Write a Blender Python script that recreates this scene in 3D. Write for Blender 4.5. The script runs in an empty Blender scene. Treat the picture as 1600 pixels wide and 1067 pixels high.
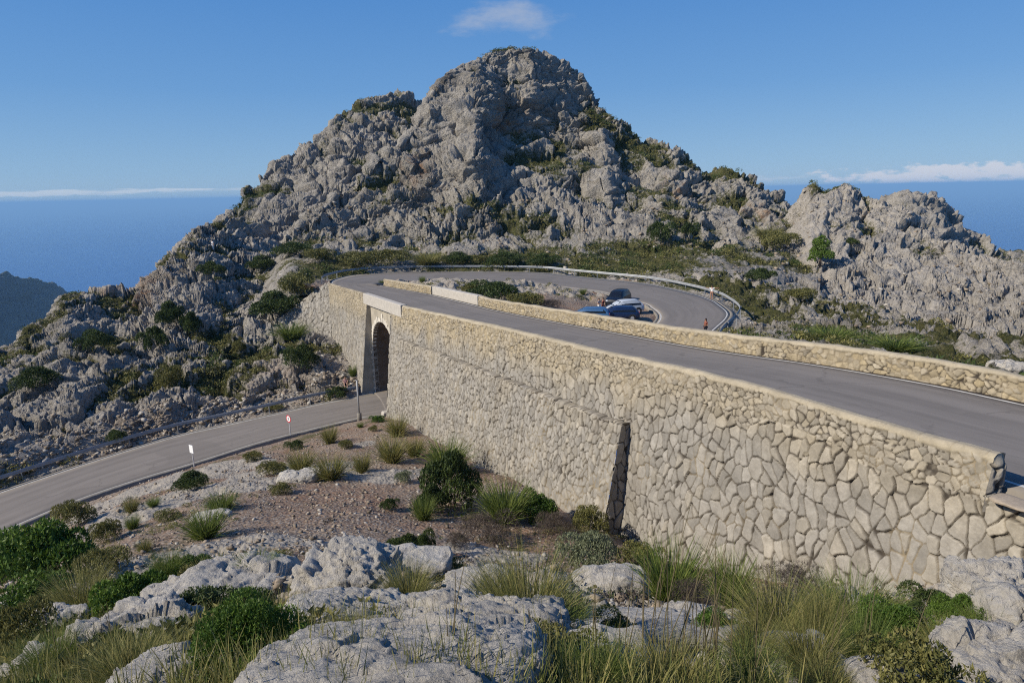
import bpy, bmesh, math, random
import numpy as np
from mathutils import Vector, Matrix
from mathutils.bvhtree import BVHTree
random.seed(7); RNG = np.random.RandomState(11)
SC = bpy.context.scene
COL = SC.collection
# ------------------------------------------------------------------ camera, sky, sun, exposure
F = 1067.0; PITCH = math.radians(12.3); ROLL = math.radians(1.2)
cp, sp = math.cos(PITCH), math.sin(PITCH); cr, sr = math.cos(ROLL), math.sin(ROLL)
_f = np.array([0, cp, -sp]); _r0 = np.array([1, 0, 0.]); _u0 = np.array([0, sp, cp])
_r = _r0*cr - _u0*sr; _u = _u0*cr + _r0*sr
cam_d = bpy.data.cameras.new('camera'); cam = bpy.data.objects.new('camera', cam_d); COL.objects.link(cam)
cam_d.lens = 24.0; cam_d.sensor_width = 36.0; cam_d.clip_start = 0.05; cam_d.clip_end = 1e6
cam.matrix_world = Matrix(((_r[0], _u[0], -_f[0], 0), (_r[1], _u[1], -_f[1], 0), (_r[2], _u[2], -_f[2], 0), (0, 0, 0, 1)))
SC.camera = cam
SC.view_settings.view_transform = 'Standard'; SC.view_settings.look = 'None'
SC.view_settings.exposure = 0.12; SC.view_settings.gamma = 1.0
SC.cycles.use_denoising = False; SC.cycles.filter_width = 1.15
SC.cycles.max_bounces = 6; SC.cycles.diffuse_bounces = 2; SC.cycles.glossy_bounces = 2
SC.cycles.transparent_max_bounces = 6; SC.cycles.volume_bounces = 0

SUN_EL = math.radians(36.0)
SUN_DIR = Vector((-0.935, -0.355, 0)).normalized()          # towards the sun, on the ground plane
SUN_AZ = math.atan2(SUN_DIR.x, SUN_DIR.y)                 # clockwise from +Y
SKY_STRENGTH = 0.10; SUN_STRENGTH = 5.0
W = bpy.data.worlds.new("World"); SC.world = W; W.use_nodes = True
nt = W.node_tree; N = nt.nodes; L = nt.links
bg = N['Background']; bg.inputs['Strength'].default_value = SKY_STRENGTH
sky = N.new('ShaderNodeTexSky'); sky.sky_type = 'NISHITA'; sky.sun_disc = False
sky.sun_elevation = SUN_EL; sky.sun_rotation = SUN_AZ
sky.altitude = 700; sky.air_density = 1.0; sky.dust_density = 0.3; sky.ozone_density = 2.2

def mnode(nt, op, a, b=None, c=None):
    n = nt.nodes.new('ShaderNodeMath'); n.operation = op
    for i, v in enumerate((a, b, c)):
        if v is None: continue
        if isinstance(v, (int, float)): n.inputs[i].default_value = v
        else: nt.links.new(v, n.inputs[i])
    return n.outputs[0]
def mrange(nt, v, a, b, c=0.0, d=1.0, smooth=False):
    n = nt.nodes.new('ShaderNodeMapRange'); n.clamp = True
    if smooth: n.interpolation_type = 'SMOOTHSTEP'
    nt.links.new(v, n.inputs[0])
    for i, x in enumerate((a, b, c, d)): n.inputs[1+i].default_value = x
    return n.outputs[0]
def mixc(nt, f, a, b, mode='MIX'):
    n = nt.nodes.new('ShaderNodeMix'); n.data_type = 'RGBA'; n.blend_type = mode
    for sock, v in ((n.inputs[0], f), (n.inputs[6], a), (n.inputs[7], b)):
        if isinstance(v, (int, float)): sock.default_value = v
        elif isinstance(v, (tuple, list)): sock.default_value = (*v[:3], 1)
        else: nt.links.new(v, sock)
    return n.outputs[2]
tc = N.new('ShaderNodeTexCoord'); sep = N.new('ShaderNodeSeparateXYZ'); L.new(tc.outputs['Generated'], sep.inputs[0])
yy = mnode(nt, 'MAXIMUM', sep.outputs[1], 0.05)
az = mnode(nt, 'DIVIDE', sep.outputs[0], yy); el = mnode(nt, 'DIVIDE', sep.outputs[2], yy)
def cloud(a0, e0, wa, we, sa, se, thr, seed, soft=0.25):
    cx = N.new('ShaderNodeCombineXYZ'); L.new(mnode(nt, 'MULTIPLY', az, sa), cx.inputs[0]); L.new(mnode(nt, 'MULTIPLY', el, se), cx.inputs[1]); cx.inputs[2].default_value = seed
    no = N.new('ShaderNodeTexNoise'); L.new(cx.outputs[0], no.inputs['Vector']); no.inputs['Scale'].default_value = 1.0; no.inputs['Detail'].default_value = 7; no.inputs['Roughness'].default_value = 0.6
    da = mnode(nt, 'POWER', mnode(nt, 'ABSOLUTE', mnode(nt, 'DIVIDE', mnode(nt, 'SUBTRACT', az, a0), wa)), 2.0)
    de = mnode(nt, 'POWER', mnode(nt, 'ABSOLUTE', mnode(nt, 'DIVIDE', mnode(nt, 'SUBTRACT', el, e0), we)), 2.0)
    fall = mnode(nt, 'SUBTRACT', 1.0, mnode(nt, 'ADD', da, de))
    v = mnode(nt, 'ADD', mnode(nt, 'MULTIPLY', fall, 0.35), no.outputs['Fac'])
    return mrange(nt, v, thr, thr+soft, 0, 1, True)
elv = mnode(nt, 'ARCSINE', sep.outputs[2])
rampn = N.new('ShaderNodeValToRGB'); L.new(mrange(nt, elv, -0.02, 0.50), rampn.inputs[0]); er = rampn.color_ramp
er.elements[0].position = 0.0; er.elements[0].color = (.29, .44, .60, 1); er.elements[1].position = 1.0; er.elements[1].color = (.030, .145, .47, 1)
for p_, c_ in ((.10, (.21, .39, .62, 1)), (.30, (.115, .295, .60, 1)), (.62, (.050, .210, .56, 1))):
    e_ = er.elements.new(p_); e_.color = c_
sc_ = N.new('ShaderNodeVectorMath'); sc_.operation = 'SCALE'; L.new(rampn.outputs[0], sc_.inputs[0]); sc_.inputs['Scale'].default_value = 1.0/SKY_STRENGTH
c = mixc(nt, 0.85, sky.outputs[0], sc_.outputs[0])           # the sky texture, pulled towards the deep clear blue of the day
def addcloud(c, m, amt, col):
    return mixc(nt, mnode(nt, 'MULTIPLY', m, amt), c, col)
c = addcloud(c, cloud(-0.002, 0.229, 0.115, 0.030, 11, 26, 0.60, 3.3, 0.35), 0.5, (4.6, 4.9, 5.5))
c = addcloud(c, cloud(0.67, 0.012, 0.27, 0.020, 30, 75, 0.60, 9.1, 0.16), 0.85, (6.2, 6.3, 6.9))
c = addcloud(c, cloud(-0.66, 0.0125, 0.34, 0.006, 20, 260, 0.60, 1.7, 0.25), 0.6, (6.2, 6.6, 7.2))
c = addcloud(c, cloud(0.36, 0.014, 0.10, 0.008, 25, 150, 0.66, 5.2, 0.25), 0.4, (5.6, 5.9, 6.5))
L.new(c, bg.inputs['Color'])
sd = bpy.data.lights.new('sun', 'SUN'); sun = bpy.data.objects.new('sun', sd); COL.objects.link(sun)
sd.energy = SUN_STRENGTH; sd.angle = math.radians(0.5); sd.color = (1.0, 0.92, 0.79)
_sv = Vector((SUN_DIR.x*math.cos(SUN_EL), SUN_DIR.y*math.cos(SUN_EL), math.sin(SUN_EL)))
sun.rotation_euler = _sv.to_track_quat('Z', 'Y').to_euler(); sun.location = (-60, 10, 60)

# ------------------------------------------------------------------ geometry helpers
def ray(px, py): return _r*(px-800) - _u*(py-533.5) + _f*F
def PY(px, py, y): v = ray(px, py); return v*(y/v[1])
def PZ(px, py, z): v = ray(px, py); return v*(z/v[2])
def mesh_np(name, V, faces_flat, sizes, mat=None, smooth=True, parent=None, attrs=None):
    me = bpy.data.meshes.new(name)
    V = np.ascontiguousarray(V, dtype=np.float32)
    me.vertices.add(len(V)); me.vertices.foreach_set('co', V.ravel())
    faces_flat = np.ascontiguousarray(faces_flat, dtype=np.int32).ravel()
    if np.isscalar(sizes): starts = np.arange(0, len(faces_flat), sizes, dtype=np.int32)
    else: starts = np.concatenate(([0], np.cumsum(sizes)[:-1])).astype(np.int32)
    me.loops.add(len(faces_flat)); me.loops.foreach_set('vertex_index', faces_flat)
    me.polygons.add(len(starts)); me.polygons.foreach_set('loop_start', starts)
    me.update(calc_edges=True)
    if smooth: me.shade_smooth()
    if attrs:
        for k, a in attrs.items():
            a = np.asarray(a, dtype=np.float32)
            if a.ndim == 1:
                at = me.attributes.new(k, 'FLOAT', 'POINT'); at.data.foreach_set('value', a)
            else:
                if a.shape[1] == 3: a = np.concatenate([a, np.ones((len(a), 1), np.float32)], 1)
                at = me.attributes.new(k, 'FLOAT_COLOR', 'POINT'); at.data.foreach_set('color', np.ascontiguousarray(a).ravel())
    o = bpy.data.objects.new(name, me); COL.objects.link(o)
    if mat: me.materials.append(mat)
    if parent: o.parent = parent
    return o
def grid_faces(nr, nc):
    i = np.arange(nr-1)[:, None]*nc + np.arange(nc-1)[None]
    return np.stack([i, i+1, i+1+nc, i+nc], -1).reshape(-1, 4)
def tag(o, label=None, cat=None, group=None, kind=None):
    if label: o['label'] = label
    if cat: o['category'] = cat
    if group: o['group'] = group
    if kind: o['kind'] = kind
    return o
def empty(name, loc=(0, 0, 0), rz=0.0):
    o = bpy.data.objects.new(name, None); COL.objects.link(o); o.location = loc; o.rotation_euler = (0, 0, rz); o.empty_display_size = 0.3
    return o
class MB:
    """collects boxes, tubes and discs into one mesh"""
    def __init__(s): s.v = []; s.f = []; s.sm = []
    def add(s, vs, fs):
        b = len(s.v); s.v += [tuple(map(float, v)) for v in vs]; s.f += [[b+i for i in f] for f in fs]
    def box(s, c, d, rot=0.0, taper=1.0, bev=0.0):
        x, y, z = d[0]/2, d[1]/2, d[2]/2; cs, sn = math.cos(rot), math.sin(rot)
        if bev <= 0:
            P = [(sx*x*(taper if sz > 0 else 1), sy*y*(taper if sz > 0 else 1), sz*z) for sz in (-1, 1) for sx, sy in ((-1, -1), (1, -1), (1, 1), (-1, 1))]
            P = [(c[0]+p[0]*cs-p[1]*sn, c[1]+p[0]*sn+p[1]*cs, c[2]+p[2]) for p in P]
            s.add(P, [(3, 2, 1, 0), (4, 5, 6, 7), (0, 1, 5, 4), (1, 2, 6, 5), (2, 3, 7, 6), (3, 0, 4, 7)]); return
        b = bev; rings = []
        for zz, ins in ((-z, b), (-z+b, 0), (z-b, 0), (z, b)):
            X, Y = x-ins, y-ins; k = b*0.6
            t = taper if zz > 0 else 1
            rings.append([(px*t, py*t, zz) for px, py in ((-X+k, -Y), (X-k, -Y), (X, -Y+k), (X, Y-k), (X-k, Y), (-X+k, Y), (-X, Y-k), (-X, -Y+k))])
        P = [(c[0]+p[0]*cs-p[1]*sn, c[1]+p[0]*sn+p[1]*cs, c[2]+p[2]) for r in rings for p in r]
        fs = [list(range(7, -1, -1)), list(range(24, 32))]
        for k in range(3):
            for i in range(8): fs.append((k*8+i, k*8+(i+1) % 8, (k+1)*8+(i+1) % 8, (k+1)*8+i))
        s.add(P, fs)
    def tube(s, pts, rads, n=10, cap=True):
        pts = [np.array(p, float) for p in pts]
        if np.isscalar(rads): rads = [rads]*len(pts)
        P = []; prev = None
        for i, p in enumerate(pts):
            t = pts[min(i+1, len(pts)-1)]-pts[max(i-1, 0)]; t /= (np.linalg.norm(t)+1e-9)
            a = np.cross(t, [0, 0, 1.]) if prev is None else prev - t*np.dot(prev, t)
            if np.linalg.norm(a) < 1e-3: a = np.cross(t, [1., 0, 0])
            a /= np.linalg.norm(a); b = np.cross(t, a); prev = a
            for k in range(n):
                th = 2*math.pi*k/n; P.append(p+rads[i]*(a*math.cos(th)+b*math.sin(th)))
        fs = []
        for i in range(len(pts)-1):
            for k in range(n): fs.append((i*n+k, i*n+(k+1) % n, (i+1)*n+(k+1) % n, (i+1)*n+k))
        if cap: fs += [list(range(n-1, -1, -1)), [(len(pts)-1)*n+k for k in range(n)]]
        s.add(P, fs)
    def ell(s, c, r, nu=14, nv=9, rot=None):
        P = []
        for j in range(nv+1):
            ph = math.pi*j/nv
            for k in range(nu):
                th = 2*math.pi*k/nu; q = Vector((r[0]*math.sin(ph)*math.cos(th), r[1]*math.sin(ph)*math.sin(th), r[2]*math.cos(ph)))
                if rot: q = rot @ q
                P.append((c[0]+q.x, c[1]+q.y, c[2]+q.z))
        fs = [((j+1)*nu+k, (j+1)*nu+(k+1) % nu, j*nu+(k+1) % nu, j*nu+k) for j in range(nv) for k in range(nu)]
        s.add(P, fs)
    def build(s, name, mat, parent=None, smooth=False):
        me = bpy.data.meshes.new(name); me.from_pydata(s.v, [], s.f); me.validate(); me.update()
        if smooth: me.shade_smooth()
        me.materials.append(mat); o = bpy.data.objects.new(name, me); COL.objects.link(o)
        if parent: o.parent = parent
        return o
# ------------------------------------------------------------------ noise in numpy
def _h(ix, iy, iz, seed):
    h = (ix.astype(np.uint32)*np.uint32(374761393) + iy.astype(np.uint32)*np.uint32(668265263) + iz.astype(np.uint32)*np.uint32(2147483647 & 0x9E3779B1) + np.uint32(seed*2654435761 & 0xffffffff))
    h ^= h >> np.uint32(13); h *= np.uint32(1274126177); h ^= h >> np.uint32(16); h *= np.uint32(2246822519); h ^= h >> np.uint32(13)
    return h
def _hf(ix, iy, iz, seed): return (_h(ix, iy, iz, seed) & np.uint32(0xffffff)).astype(np.float32)/np.float32(16777216)
def vnoise(P, scale, seed=0):
    Q = (np.asarray(P, np.float32)/np.float32(scale)); I = np.floor(Q); f = Q-I; I = I.astype(np.int64)
    f = f*f*(3-2*f); x, y, z = I[:, 0], I[:, 1], I[:, 2]; r = 0
    for dx in (0, 1):
        wx = f[:, 0] if dx else 1-f[:, 0]
        for dy in (0, 1):
            wy = wx*(f[:, 1] if dy else 1-f[:, 1])
            for dz in (0, 1):
                r = r + wy*(f[:, 2] if dz else 1-f[:, 2])*_hf(x+dx, y+dy, z+dz, seed)
    return r*2-1
def fbm(P, scale, octv, seed=0, gain=0.5):
    r = 0; a = 1.0; t = 0
    for i in range(octv): r = r + a*vnoise(P, scale/2**i, seed+i*7); t += a; a *= gain
    return r/t
def worley(P, scale, seed=0, facet=False):
    """8-cell Worley: F1, F2, id in [0,1]"""
    Q = np.asarray(P, np.float32)/np.float32(scale); B = np.floor(Q-0.5).astype(np.int64)
    f1 = np.full(len(Q), 9., np.float32); f2 = f1.copy(); idd = np.zeros(len(Q), np.float32); tl = idd.copy()
    for dx in (0, 1):
        for dy in (0, 1):
            for dz in (0, 1):
                x, y, z = B[:, 0]+dx, B[:, 1]+dy, B[:, 2]+dz
                h = _h(x, y, z, seed)
                jx = (h & np.uint32(1023)).astype(np.float32)/1023; jy = ((h >> np.uint32(10)) & np.uint32(1023)).astype(np.float32)/1023; jz = ((h >> np.uint32(20)) & np.uint32(1023)).astype(np.float32)/1023
                ex = x+.5+(jx-.5)*.75-Q[:, 0]; ey = y+.5+(jy-.5)*.75-Q[:, 1]; ez = z+.5+(jz-.5)*.75-Q[:, 2]
                d = np.sqrt(ex*ex+ey*ey+ez*ez).astype(np.float32)
                m = d < f1
                if facet: tl = np.where(m, ex*((jy*7) % 1-.5)+ey*((jz*7) % 1-.5)+ez*((jx*7) % 1-.5), tl)
                f2 = np.where(m, f1, np.minimum(f2, d)); idd = np.where(m, jx*.61+jy*.39, idd); f1 = np.where(m, d, f1)
    return (f1, f2, idd, tl) if facet else (f1, f2, idd)
def sstep(a, b, x): t = np.clip((x-a)/(b-a), 0, 1); return t*t*(3-2*t)

# ------------------------------------------------------------------ materials
def newmat(name, rough=0.9, spec=0.2):
    m = bpy.data.materials.new(name); m.use_nodes = True; b = m.node_tree.nodes['Principled BSDF']
    b.inputs['Roughness'].default_value = rough; b.inputs['Specular IOR Level'].default_value = spec
    return m, m.node_tree, b
def noise(nt, scale, detail=6, rough=0.6, coord=None, vec=None, dist=0.0):
    n = nt.nodes.new('ShaderNodeTexNoise'); n.inputs['Scale'].default_value = scale; n.inputs['Detail'].default_value = detail; n.inputs['Roughness'].default_value = rough; n.inputs['Distortion'].default_value = dist
    if vec is None:
        t = nt.nodes.new('ShaderNodeTexCoord'); vec = t.outputs[coord or 'Object']
    nt.links.new(vec, n.inputs['Vector']); return n.outputs['Fac']
def bump(nt, b, h, strength=0.5, dist=0.05):
    n = nt.nodes.new('ShaderNodeBump'); n.inputs['Strength'].default_value = strength; n.inputs['Distance'].default_value = dist
    nt.links.new(h, n.inputs['Height']); nt.links.new(n.outputs[0], b.inputs['Normal']); return n
def attr(nt, name):
    n = nt.nodes.new('ShaderNodeAttribute'); n.attribute_name = name; return n
def simple(name, col, rough=0.6, spec=0.3, var=0.15, scale=8.0, metal=0.0, bumps=0.0):
    m, t, b = newmat(name, rough, spec); n = noise(t, scale)
    a = tuple(x*(1-var) for x in col); c = tuple(min(1, x*(1+var)) for x in col)
    t.links.new(mixc(t, mrange(t, n, .3, .7), a, c), b.inputs['Base Color']); b.inputs['Metallic'].default_value = metal
    if bumps: bump(t, b, n, bumps, .02)
    return m
def rock_mat(name, fine=1.0,  base=(0.275, 0.248, 0.208), light=(0.50, 0.455, 0.39), dark=(0.115, 0.102, 0.084), near=False):
    m, t, b = newmat(name, 0.92, 0.12)
    n1 = noise(t, 0.12*fine, 5, .6); n2 = noise(t, 0.9*fine, 8, .68); n3 = noise(t, 7*fine, 6, .7)
    c = mixc(t, mrange(t, n2, .33, .67), base, light); c = mixc(t, mrange(t, n1, .52, .72), c, dark)
    c = mixc(t, mrange(t, n3, .25, .75, .0, .3 if near else .55), c, light); c = mixc(t, mrange(t, n3, .62, .8, 0, .35 if near else .7), c, dark)
    tcs = t.nodes.new('ShaderNodeTexCoord'); mps = t.nodes.new('ShaderNodeMapping'); mps.inputs['Scale'].default_value = (.55*fine, .55*fine, .07*fine); t.links.new(tcs.outputs['Object'], mps.inputs[0])
    sk = noise(t, 1.0, 6, .65, vec=mps.outputs[0]); c = mixc(t, mrange(t, sk, .56, .70, 0, .55), c, dark); c = mixc(t, mrange(t, sk, .40, .30, 0, .6), c, light)
    if near:
        vp = t.nodes.new('ShaderNodeTexVoronoi'); vp.inputs['Scale'].default_value = 4.5; t.links.new(tcs.outputs['Object'], vp.inputs['Vector']); c = mixc(t, mnode(t, 'MULTIPLY', mrange(t, vp.outputs['Distance'], .34, .20), mrange(t, n2, .54, .62, 0, .6)), c, (.52, .50, .45))
        c = mixc(t, mrange(t, noise(t, 2.2, 7, .75), .60, .70, 0, .7), c, (.13, .12, .10))
        c = mixc(t, mrange(t, noise(t, 5.5, 3, .6), .74, .78, 0, .7), c, (.42, .26, .07))
    # lichen, iron staining
    n4 = noise(t, 0.35*fine, 6, .6, dist=.6)
    st = attr(t, 'stain').outputs['Fac']
    c = mixc(t, mnode(t, 'MULTIPLY', st, mrange(t, n4, .42, .62)), c, (0.36, 0.19, 0.09))
    vg = attr(t, 'veg').outputs['Fac']
    n5 = noise(t, 1.6*fine, 8, .75); n6 = noise(t, 5*fine, 5, .7)
    vf = mrange(t, mnode(t, 'ADD', vg, mnode(t, 'MULTIPLY', mnode(t, 'SUBTRACT', n5, .5), 1.5)), .40, .56)
    vc = mixc(t, mrange(t, n6, .35, .65), (0.038, 0.046, 0.018), (0.125, 0.120, 0.042))
    vc = mixc(t, mrange(t, n2, .5, .7), vc, (0.16, 0.145, 0.075))
    c = mixc(t, vf, c, vc)
    t.links.new(c, b.inputs['Base Color'])
    w = t.nodes.new('ShaderNodeTexVoronoi'); w.feature = 'F1'; w.inputs['Scale'].default_value = 2.2*fine
    tcn = t.nodes.new('ShaderNodeTexCoord'); mp = t.nodes.new('ShaderNodeMapping'); mp.inputs['Scale'].default_value = (1, 1, 1.7); mp.inputs['Rotation'].default_value = (.3, .35, 0)
    t.links.new(tcn.outputs['Object'], mp.inputs[0]); t.links.new(mp.outputs[0], w.inputs['Vector'])
    n7 = noise(t, 4*fine, 9, .72)
    h = mnode(t, 'ADD', mnode(t, 'MULTIPLY', w.outputs['Distance'], -.5), mnode(t, 'MULTIPLY', n7, 1.3))
    bump(t, b, h, .8 if near else 1.0, 0.36/fine if near else 0.42/fine)
    return m
M = {}
M['rock'] = rock_mat('limestone')
M['rock_near'] = rock_mat('limestone_close', 3.0, (0.38, 0.35, 0.30), (0.56, 0.52, 0.455), (0.14, 0.128, 0.11), near=True)
M['rock_far'] = rock_mat('far_slope_rock', 0.05, (0.055, 0.064, 0.060), (0.115, 0.12, 0.11), (0.03, 0.036, 0.032))  # shade on the far hill is put into these dark rock colours
def asphalt(name, base, streakdir):
    m, t, b = newmat(name, 0.85, 0.25)
    at = attr(t, 'lat').outputs['Fac']; al = attr(t, 'lon').outputs['Fac']
    cx = t.nodes.new('ShaderNodeCombineXYZ'); t.links.new(mnode(t, 'MULTIPLY', at, 1.6), cx.inputs[0]); t.links.new(mnode(t, 'MULTIPLY', al, .05), cx.inputs[1])
    s1 = noise(t, 1.0, 5, .6, vec=cx.outputs[0]); n1 = noise(t, .5, 6, .6); n2 = noise(t, 30, 4, .7)
    c = mixc(t, mrange(t, s1, .35, .65), tuple(x*.82 for x in base), tuple(x*1.15 for x in base))
    c = mixc(t, mrange(t, n1, .4, .7, 0, .5), c, tuple(x*1.2 for x in base)); c = mixc(t, mrange(t, n2, .3, .7, 0, .45), c, tuple(x*.7 for x in base))
    ed = mrange(t, mnode(t, 'ADD', mnode(t, 'ABSOLUTE', mnode(t, 'SUBTRACT', at, 3.5)), mnode(t, 'MULTIPLY', noise(t, .8, 5, .7), 1.2)), 3.55, 4.1, 0, .75); c = mixc(t, ed, c, (.30, .26, .20))
    vc = t.nodes.new('ShaderNodeTexVoronoi'); vc.feature = 'DISTANCE_TO_EDGE'; vc.inputs['Scale'].default_value = .28; tq = t.nodes.new('ShaderNodeTexCoord'); wv_ = t.nodes.new('ShaderNodeVectorMath'); wv_.operation = 'ADD'; nn = t.nodes.new('ShaderNodeTexNoise'); nn.inputs['Scale'].default_value = 1.3; nn.inputs['Detail'].default_value = 5; t.links.new(tq.outputs['Object'], nn.inputs['Vector'])
    t.links.new(tq.outputs['Object'], wv_.inputs[0]); t.links.new(nn.outputs['Color'], wv_.inputs[1]); t.links.new(wv_.outputs[0], vc.inputs['Vector']); c = mixc(t, mnode(t, 'MULTIPLY', mrange(t, vc.outputs['Distance'], .018, .004), mrange(t, n1, .45, .55, 0, .3)), c, (.06, .055, .048))
    pt = noise(t, .16, 2, .3, dist=.3); c = mixc(t, mrange(t, pt, .60, .615, 0, .35), c, tuple(x*.72 for x in base))
    t.links.new(c, b.inputs['Base Color']); bump(t, b, n2, .3, .01); return m
M['asphalt'] = asphalt('asphalt', (0.192, 0.172, 0.152), 0)
M['asphalt_pale'] = asphalt('asphalt_pale', (0.205, 0.180, 0.155), 0)
M['line'] = simple('road_paint', (0.50, 0.49, 0.46), .8, .2, .22, 3)
M['kerb'] = simple('kerb_concrete', (0.215, 0.195, 0.165), .9, .1, .2, 2)
M['concrete'] = simple('concrete', (0.44, 0.405, 0.35), .9, .15, .14, 3.5, bumps=.3)
M['concrete_old'] = simple('concrete_weathered', (0.36, 0.32, 0.25), .92, .1, .22, 1.2, bumps=.4)
M['galv'] = simple('galvanised_steel', (0.30, 0.31, 0.32), .55, .4, .15, 2, metal=.2)
M['gravel_stone'] = simple('gravel_stone', (0.40, 0.36, 0.31), .95, .1, .3, 1.5)
def stone_mat():
    m, t, b = newmat('wall_stone', 0.92, 0.12)
    a = attr(t, 'Col').outputs['Color']; n1 = noise(t, 3, 8, .65); n2 = noise(t, 14, 5, .7); n3 = noise(t, .35, 5, .6)
    c = mixc(t, mrange(t, n1, .3, .7), a, mixc(t, 1.0, a, (.74, .73, .72), 'MULTIPLY')); c = mixc(t, mrange(t, n2, .45, .8, 0, .6), c, mixc(t, 1.0, a, (1.28, 1.27, 1.25), 'MULTIPLY'))
    c = mixc(t, mrange(t, n3, .5, .75, 0, .35), c, mixc(t, 1.0, a, (.70, .70, .72), 'MULTIPLY'))
    t.links.new(c, b.inputs['Base Color']); bump(t, b, mnode(t, 'ADD', n1, mnode(t, 'MULTIPLY', n2, .4)), .6, .04); return m
M['stone'] = stone_mat()
M['rock_shaded'] = rock_mat('limestone_shaded', 1.0, (0.215, 0.195, 0.165), (0.43, 0.395, 0.34), (0.085, 0.077, 0.066))  # darker copy of the limestone, shade of the hills put into its colour
def ground_mat():
    m, t, b = newmat('stony_soil', 0.95, 0.08)
    n1 = noise(t, .16, 5, .6); n2 = noise(t, .9, 7, .65); n3 = noise(t, 6, 6, .7)
    v = t.nodes.new('ShaderNodeTexVoronoi'); v.inputs['Scale'].default_value = 6.5; tcn = t.nodes.new('ShaderNodeTexCoord'); t.links.new(tcn.outputs['Object'], v.inputs['Vector'])
    v2 = t.nodes.new('ShaderNodeTexVoronoi'); v2.inputs['Scale'].default_value = 15; t.links.new(tcn.outputs['Object'], v2.inputs['Vector'])
    soil = mixc(t, mrange(t, n1, .42, .62), (0.225, 0.130, 0.080), (0.285, 0.215, 0.150))
    soil = mixc(t, mrange(t, n2, .35, .65), soil, (0.16, 0.115, 0.085))
    peb = mixc(t, v.outputs['Color'], (0.22, 0.19, 0.155), (0.40, 0.355, 0.30))
    pm = mnode(t, 'MULTIPLY', mrange(t, v.outputs['Distance'], .42, .30), mrange(t, mnode(t, 'ADD', n2, n1), .78, 1.08))
    pm2 = mrange(t, v2.outputs['Distance'], .42, .3)
    c = mixc(t, mnode(t, 'MULTIPLY', pm2, .65), soil, peb); c = mixc(t, pm, c, peb)
    vg = attr(t, 'veg').outputs['Fac']; n5 = noise(t, 2.2, 8, .7)
    vf = mrange(t, mnode(t, 'ADD', vg, mnode(t, 'MULTIPLY', mnode(t, 'SUBTRACT', n5, .5), 1.3)), .5, .64)
    c = mixc(t, vf, c, mixc(t, mrange(t, n3, .35, .65), (0.05, 0.055, 0.025), (0.14, 0.12, 0.055)))
    rk = attr(t, 'rock').outputs['Fac']
    c = mixc(t, mrange(t, mnode(t, 'ADD', rk, mnode(t, 'MULTIPLY', mnode(t, 'SUBTRACT', n2, .5), .8)), .45, .55), c, mixc(t, mrange(t, n3, .3, .7), (.22, .195, .16), (.38, .34, .285)))
    t.links.new(c, b.inputs['Base Color'])
    h = mnode(t, 'ADD', mnode(t, 'MULTIPLY', v.outputs['Distance'], -1.0), mnode(t, 'MULTIPLY', n3, .8)); bump(t, b, h, .8, .07); return m
M['ground'] = ground_mat()
def leaf_mat(name, a, bb, rough=.55, trans=.25):
    m, t, b = newmat(name, rough, .25); at = attr(t, 'tint').outputs['Fac']
    t.links.new(mixc(t, at, a, bb), b.inputs['Base Color'])
    tr = t.nodes.new('ShaderNodeBsdfTranslucent'); t.links.new(mixc(t, at, a, bb), tr.inputs['Color']); mx = t.nodes.new('ShaderNodeMixShader'); mx.inputs[0].default_value = trans
    out = t.nodes['Material Output']; t.links.new(b.outputs[0], mx.inputs[1]); t.links.new(tr.outputs[0], mx.inputs[2]); t.links.new(mx.outputs[0], out.inputs[0]); return m
M['leaf_dark'] = leaf_mat('leaves_dark', (.024, .042, .012), (.105, .140, .036))
M['leaf_bright'] = leaf_mat('leaves_bright', (.036, .080, .012), (.150, .225, .036))
M['leaf_olive'] = leaf_mat('leaves_olive', (.065, .075, .020), (.285, .255, .085))
M['leaf_grey'] = leaf_mat('leaves_grey', (.10, .12, .065), (.30, .32, .19))
M['leaf_brown'] = leaf_mat('twigs_brown', (.055, .042, .034), (.17, .135, .105))
M['grass'] = leaf_mat('grass_blades', (.085, .110, .024), (.36, .31, .115), .6, .3)
M['grass_green'] = leaf_mat('grass_blades_green', (.055, .100, .020), (.235, .265, .065), .6, .3)
M['grass_dry'] = leaf_mat('grass_dry', (.16, .13, .07), (.42, .35, .21), .7, .2)
M['bark'] = simple('bark', (0.12, 0.09, 0.07), .95, .1, .3, 12)
# ------------------------------------------------------------------ layout of the place (metres, camera at the origin)
A0 = np.array([11.32, 15.12]); U2 = np.array([-.4384, .8988]); N2 = np.array([.8988, .4384])   # wall line: along it, and inwards
_UT = [-60, -3, 0, 2.45, 6.9, 11.3, 17, 25.6, 35.8, 45.8, 60.2, 78, 90]; _ZT = [-6.0, -6.25, -6.3, -6.4, -6.47, -6.7, -7.15, -7.66, -8.42, -9.15, -9.75, -10.65, -11.2]
def ztop(u): return np.interp(u, _UT, _ZT)
def deck(u): return ztop(u)-0.85
_NU = [-60, 0, 5, 9, 14.5, 20, 26, 35, 48, 61, 74, 79]; _NN = [8.5, 8.4, 8.3, 8.0, 7.5, 7.1, 7.0, 7.2, 7.8, 7.85, 7.3, 7.1]
def nfront(u): return np.interp(u, _NU, _NN)
def W3(u, n, z): p = A0+U2*u+N2*n; return np.array([p[0], p[1], z])
def UN(P): q = P[..., :2]-A0; return q@U2, q@N2
def wallpt(px, py, b, off=0.0):
    v = ray(px, py); s = np.linspace(.005, .12, 20000); P = v[None]*s[:, None]; u, n = UN(P)
    return P[np.argmax(n+off+b*(ztop(u)-P[:, 2]) > 0)]
B_MAIN, B_BUT, O_BUT = 0.10, 0.185, 0.78
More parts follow.
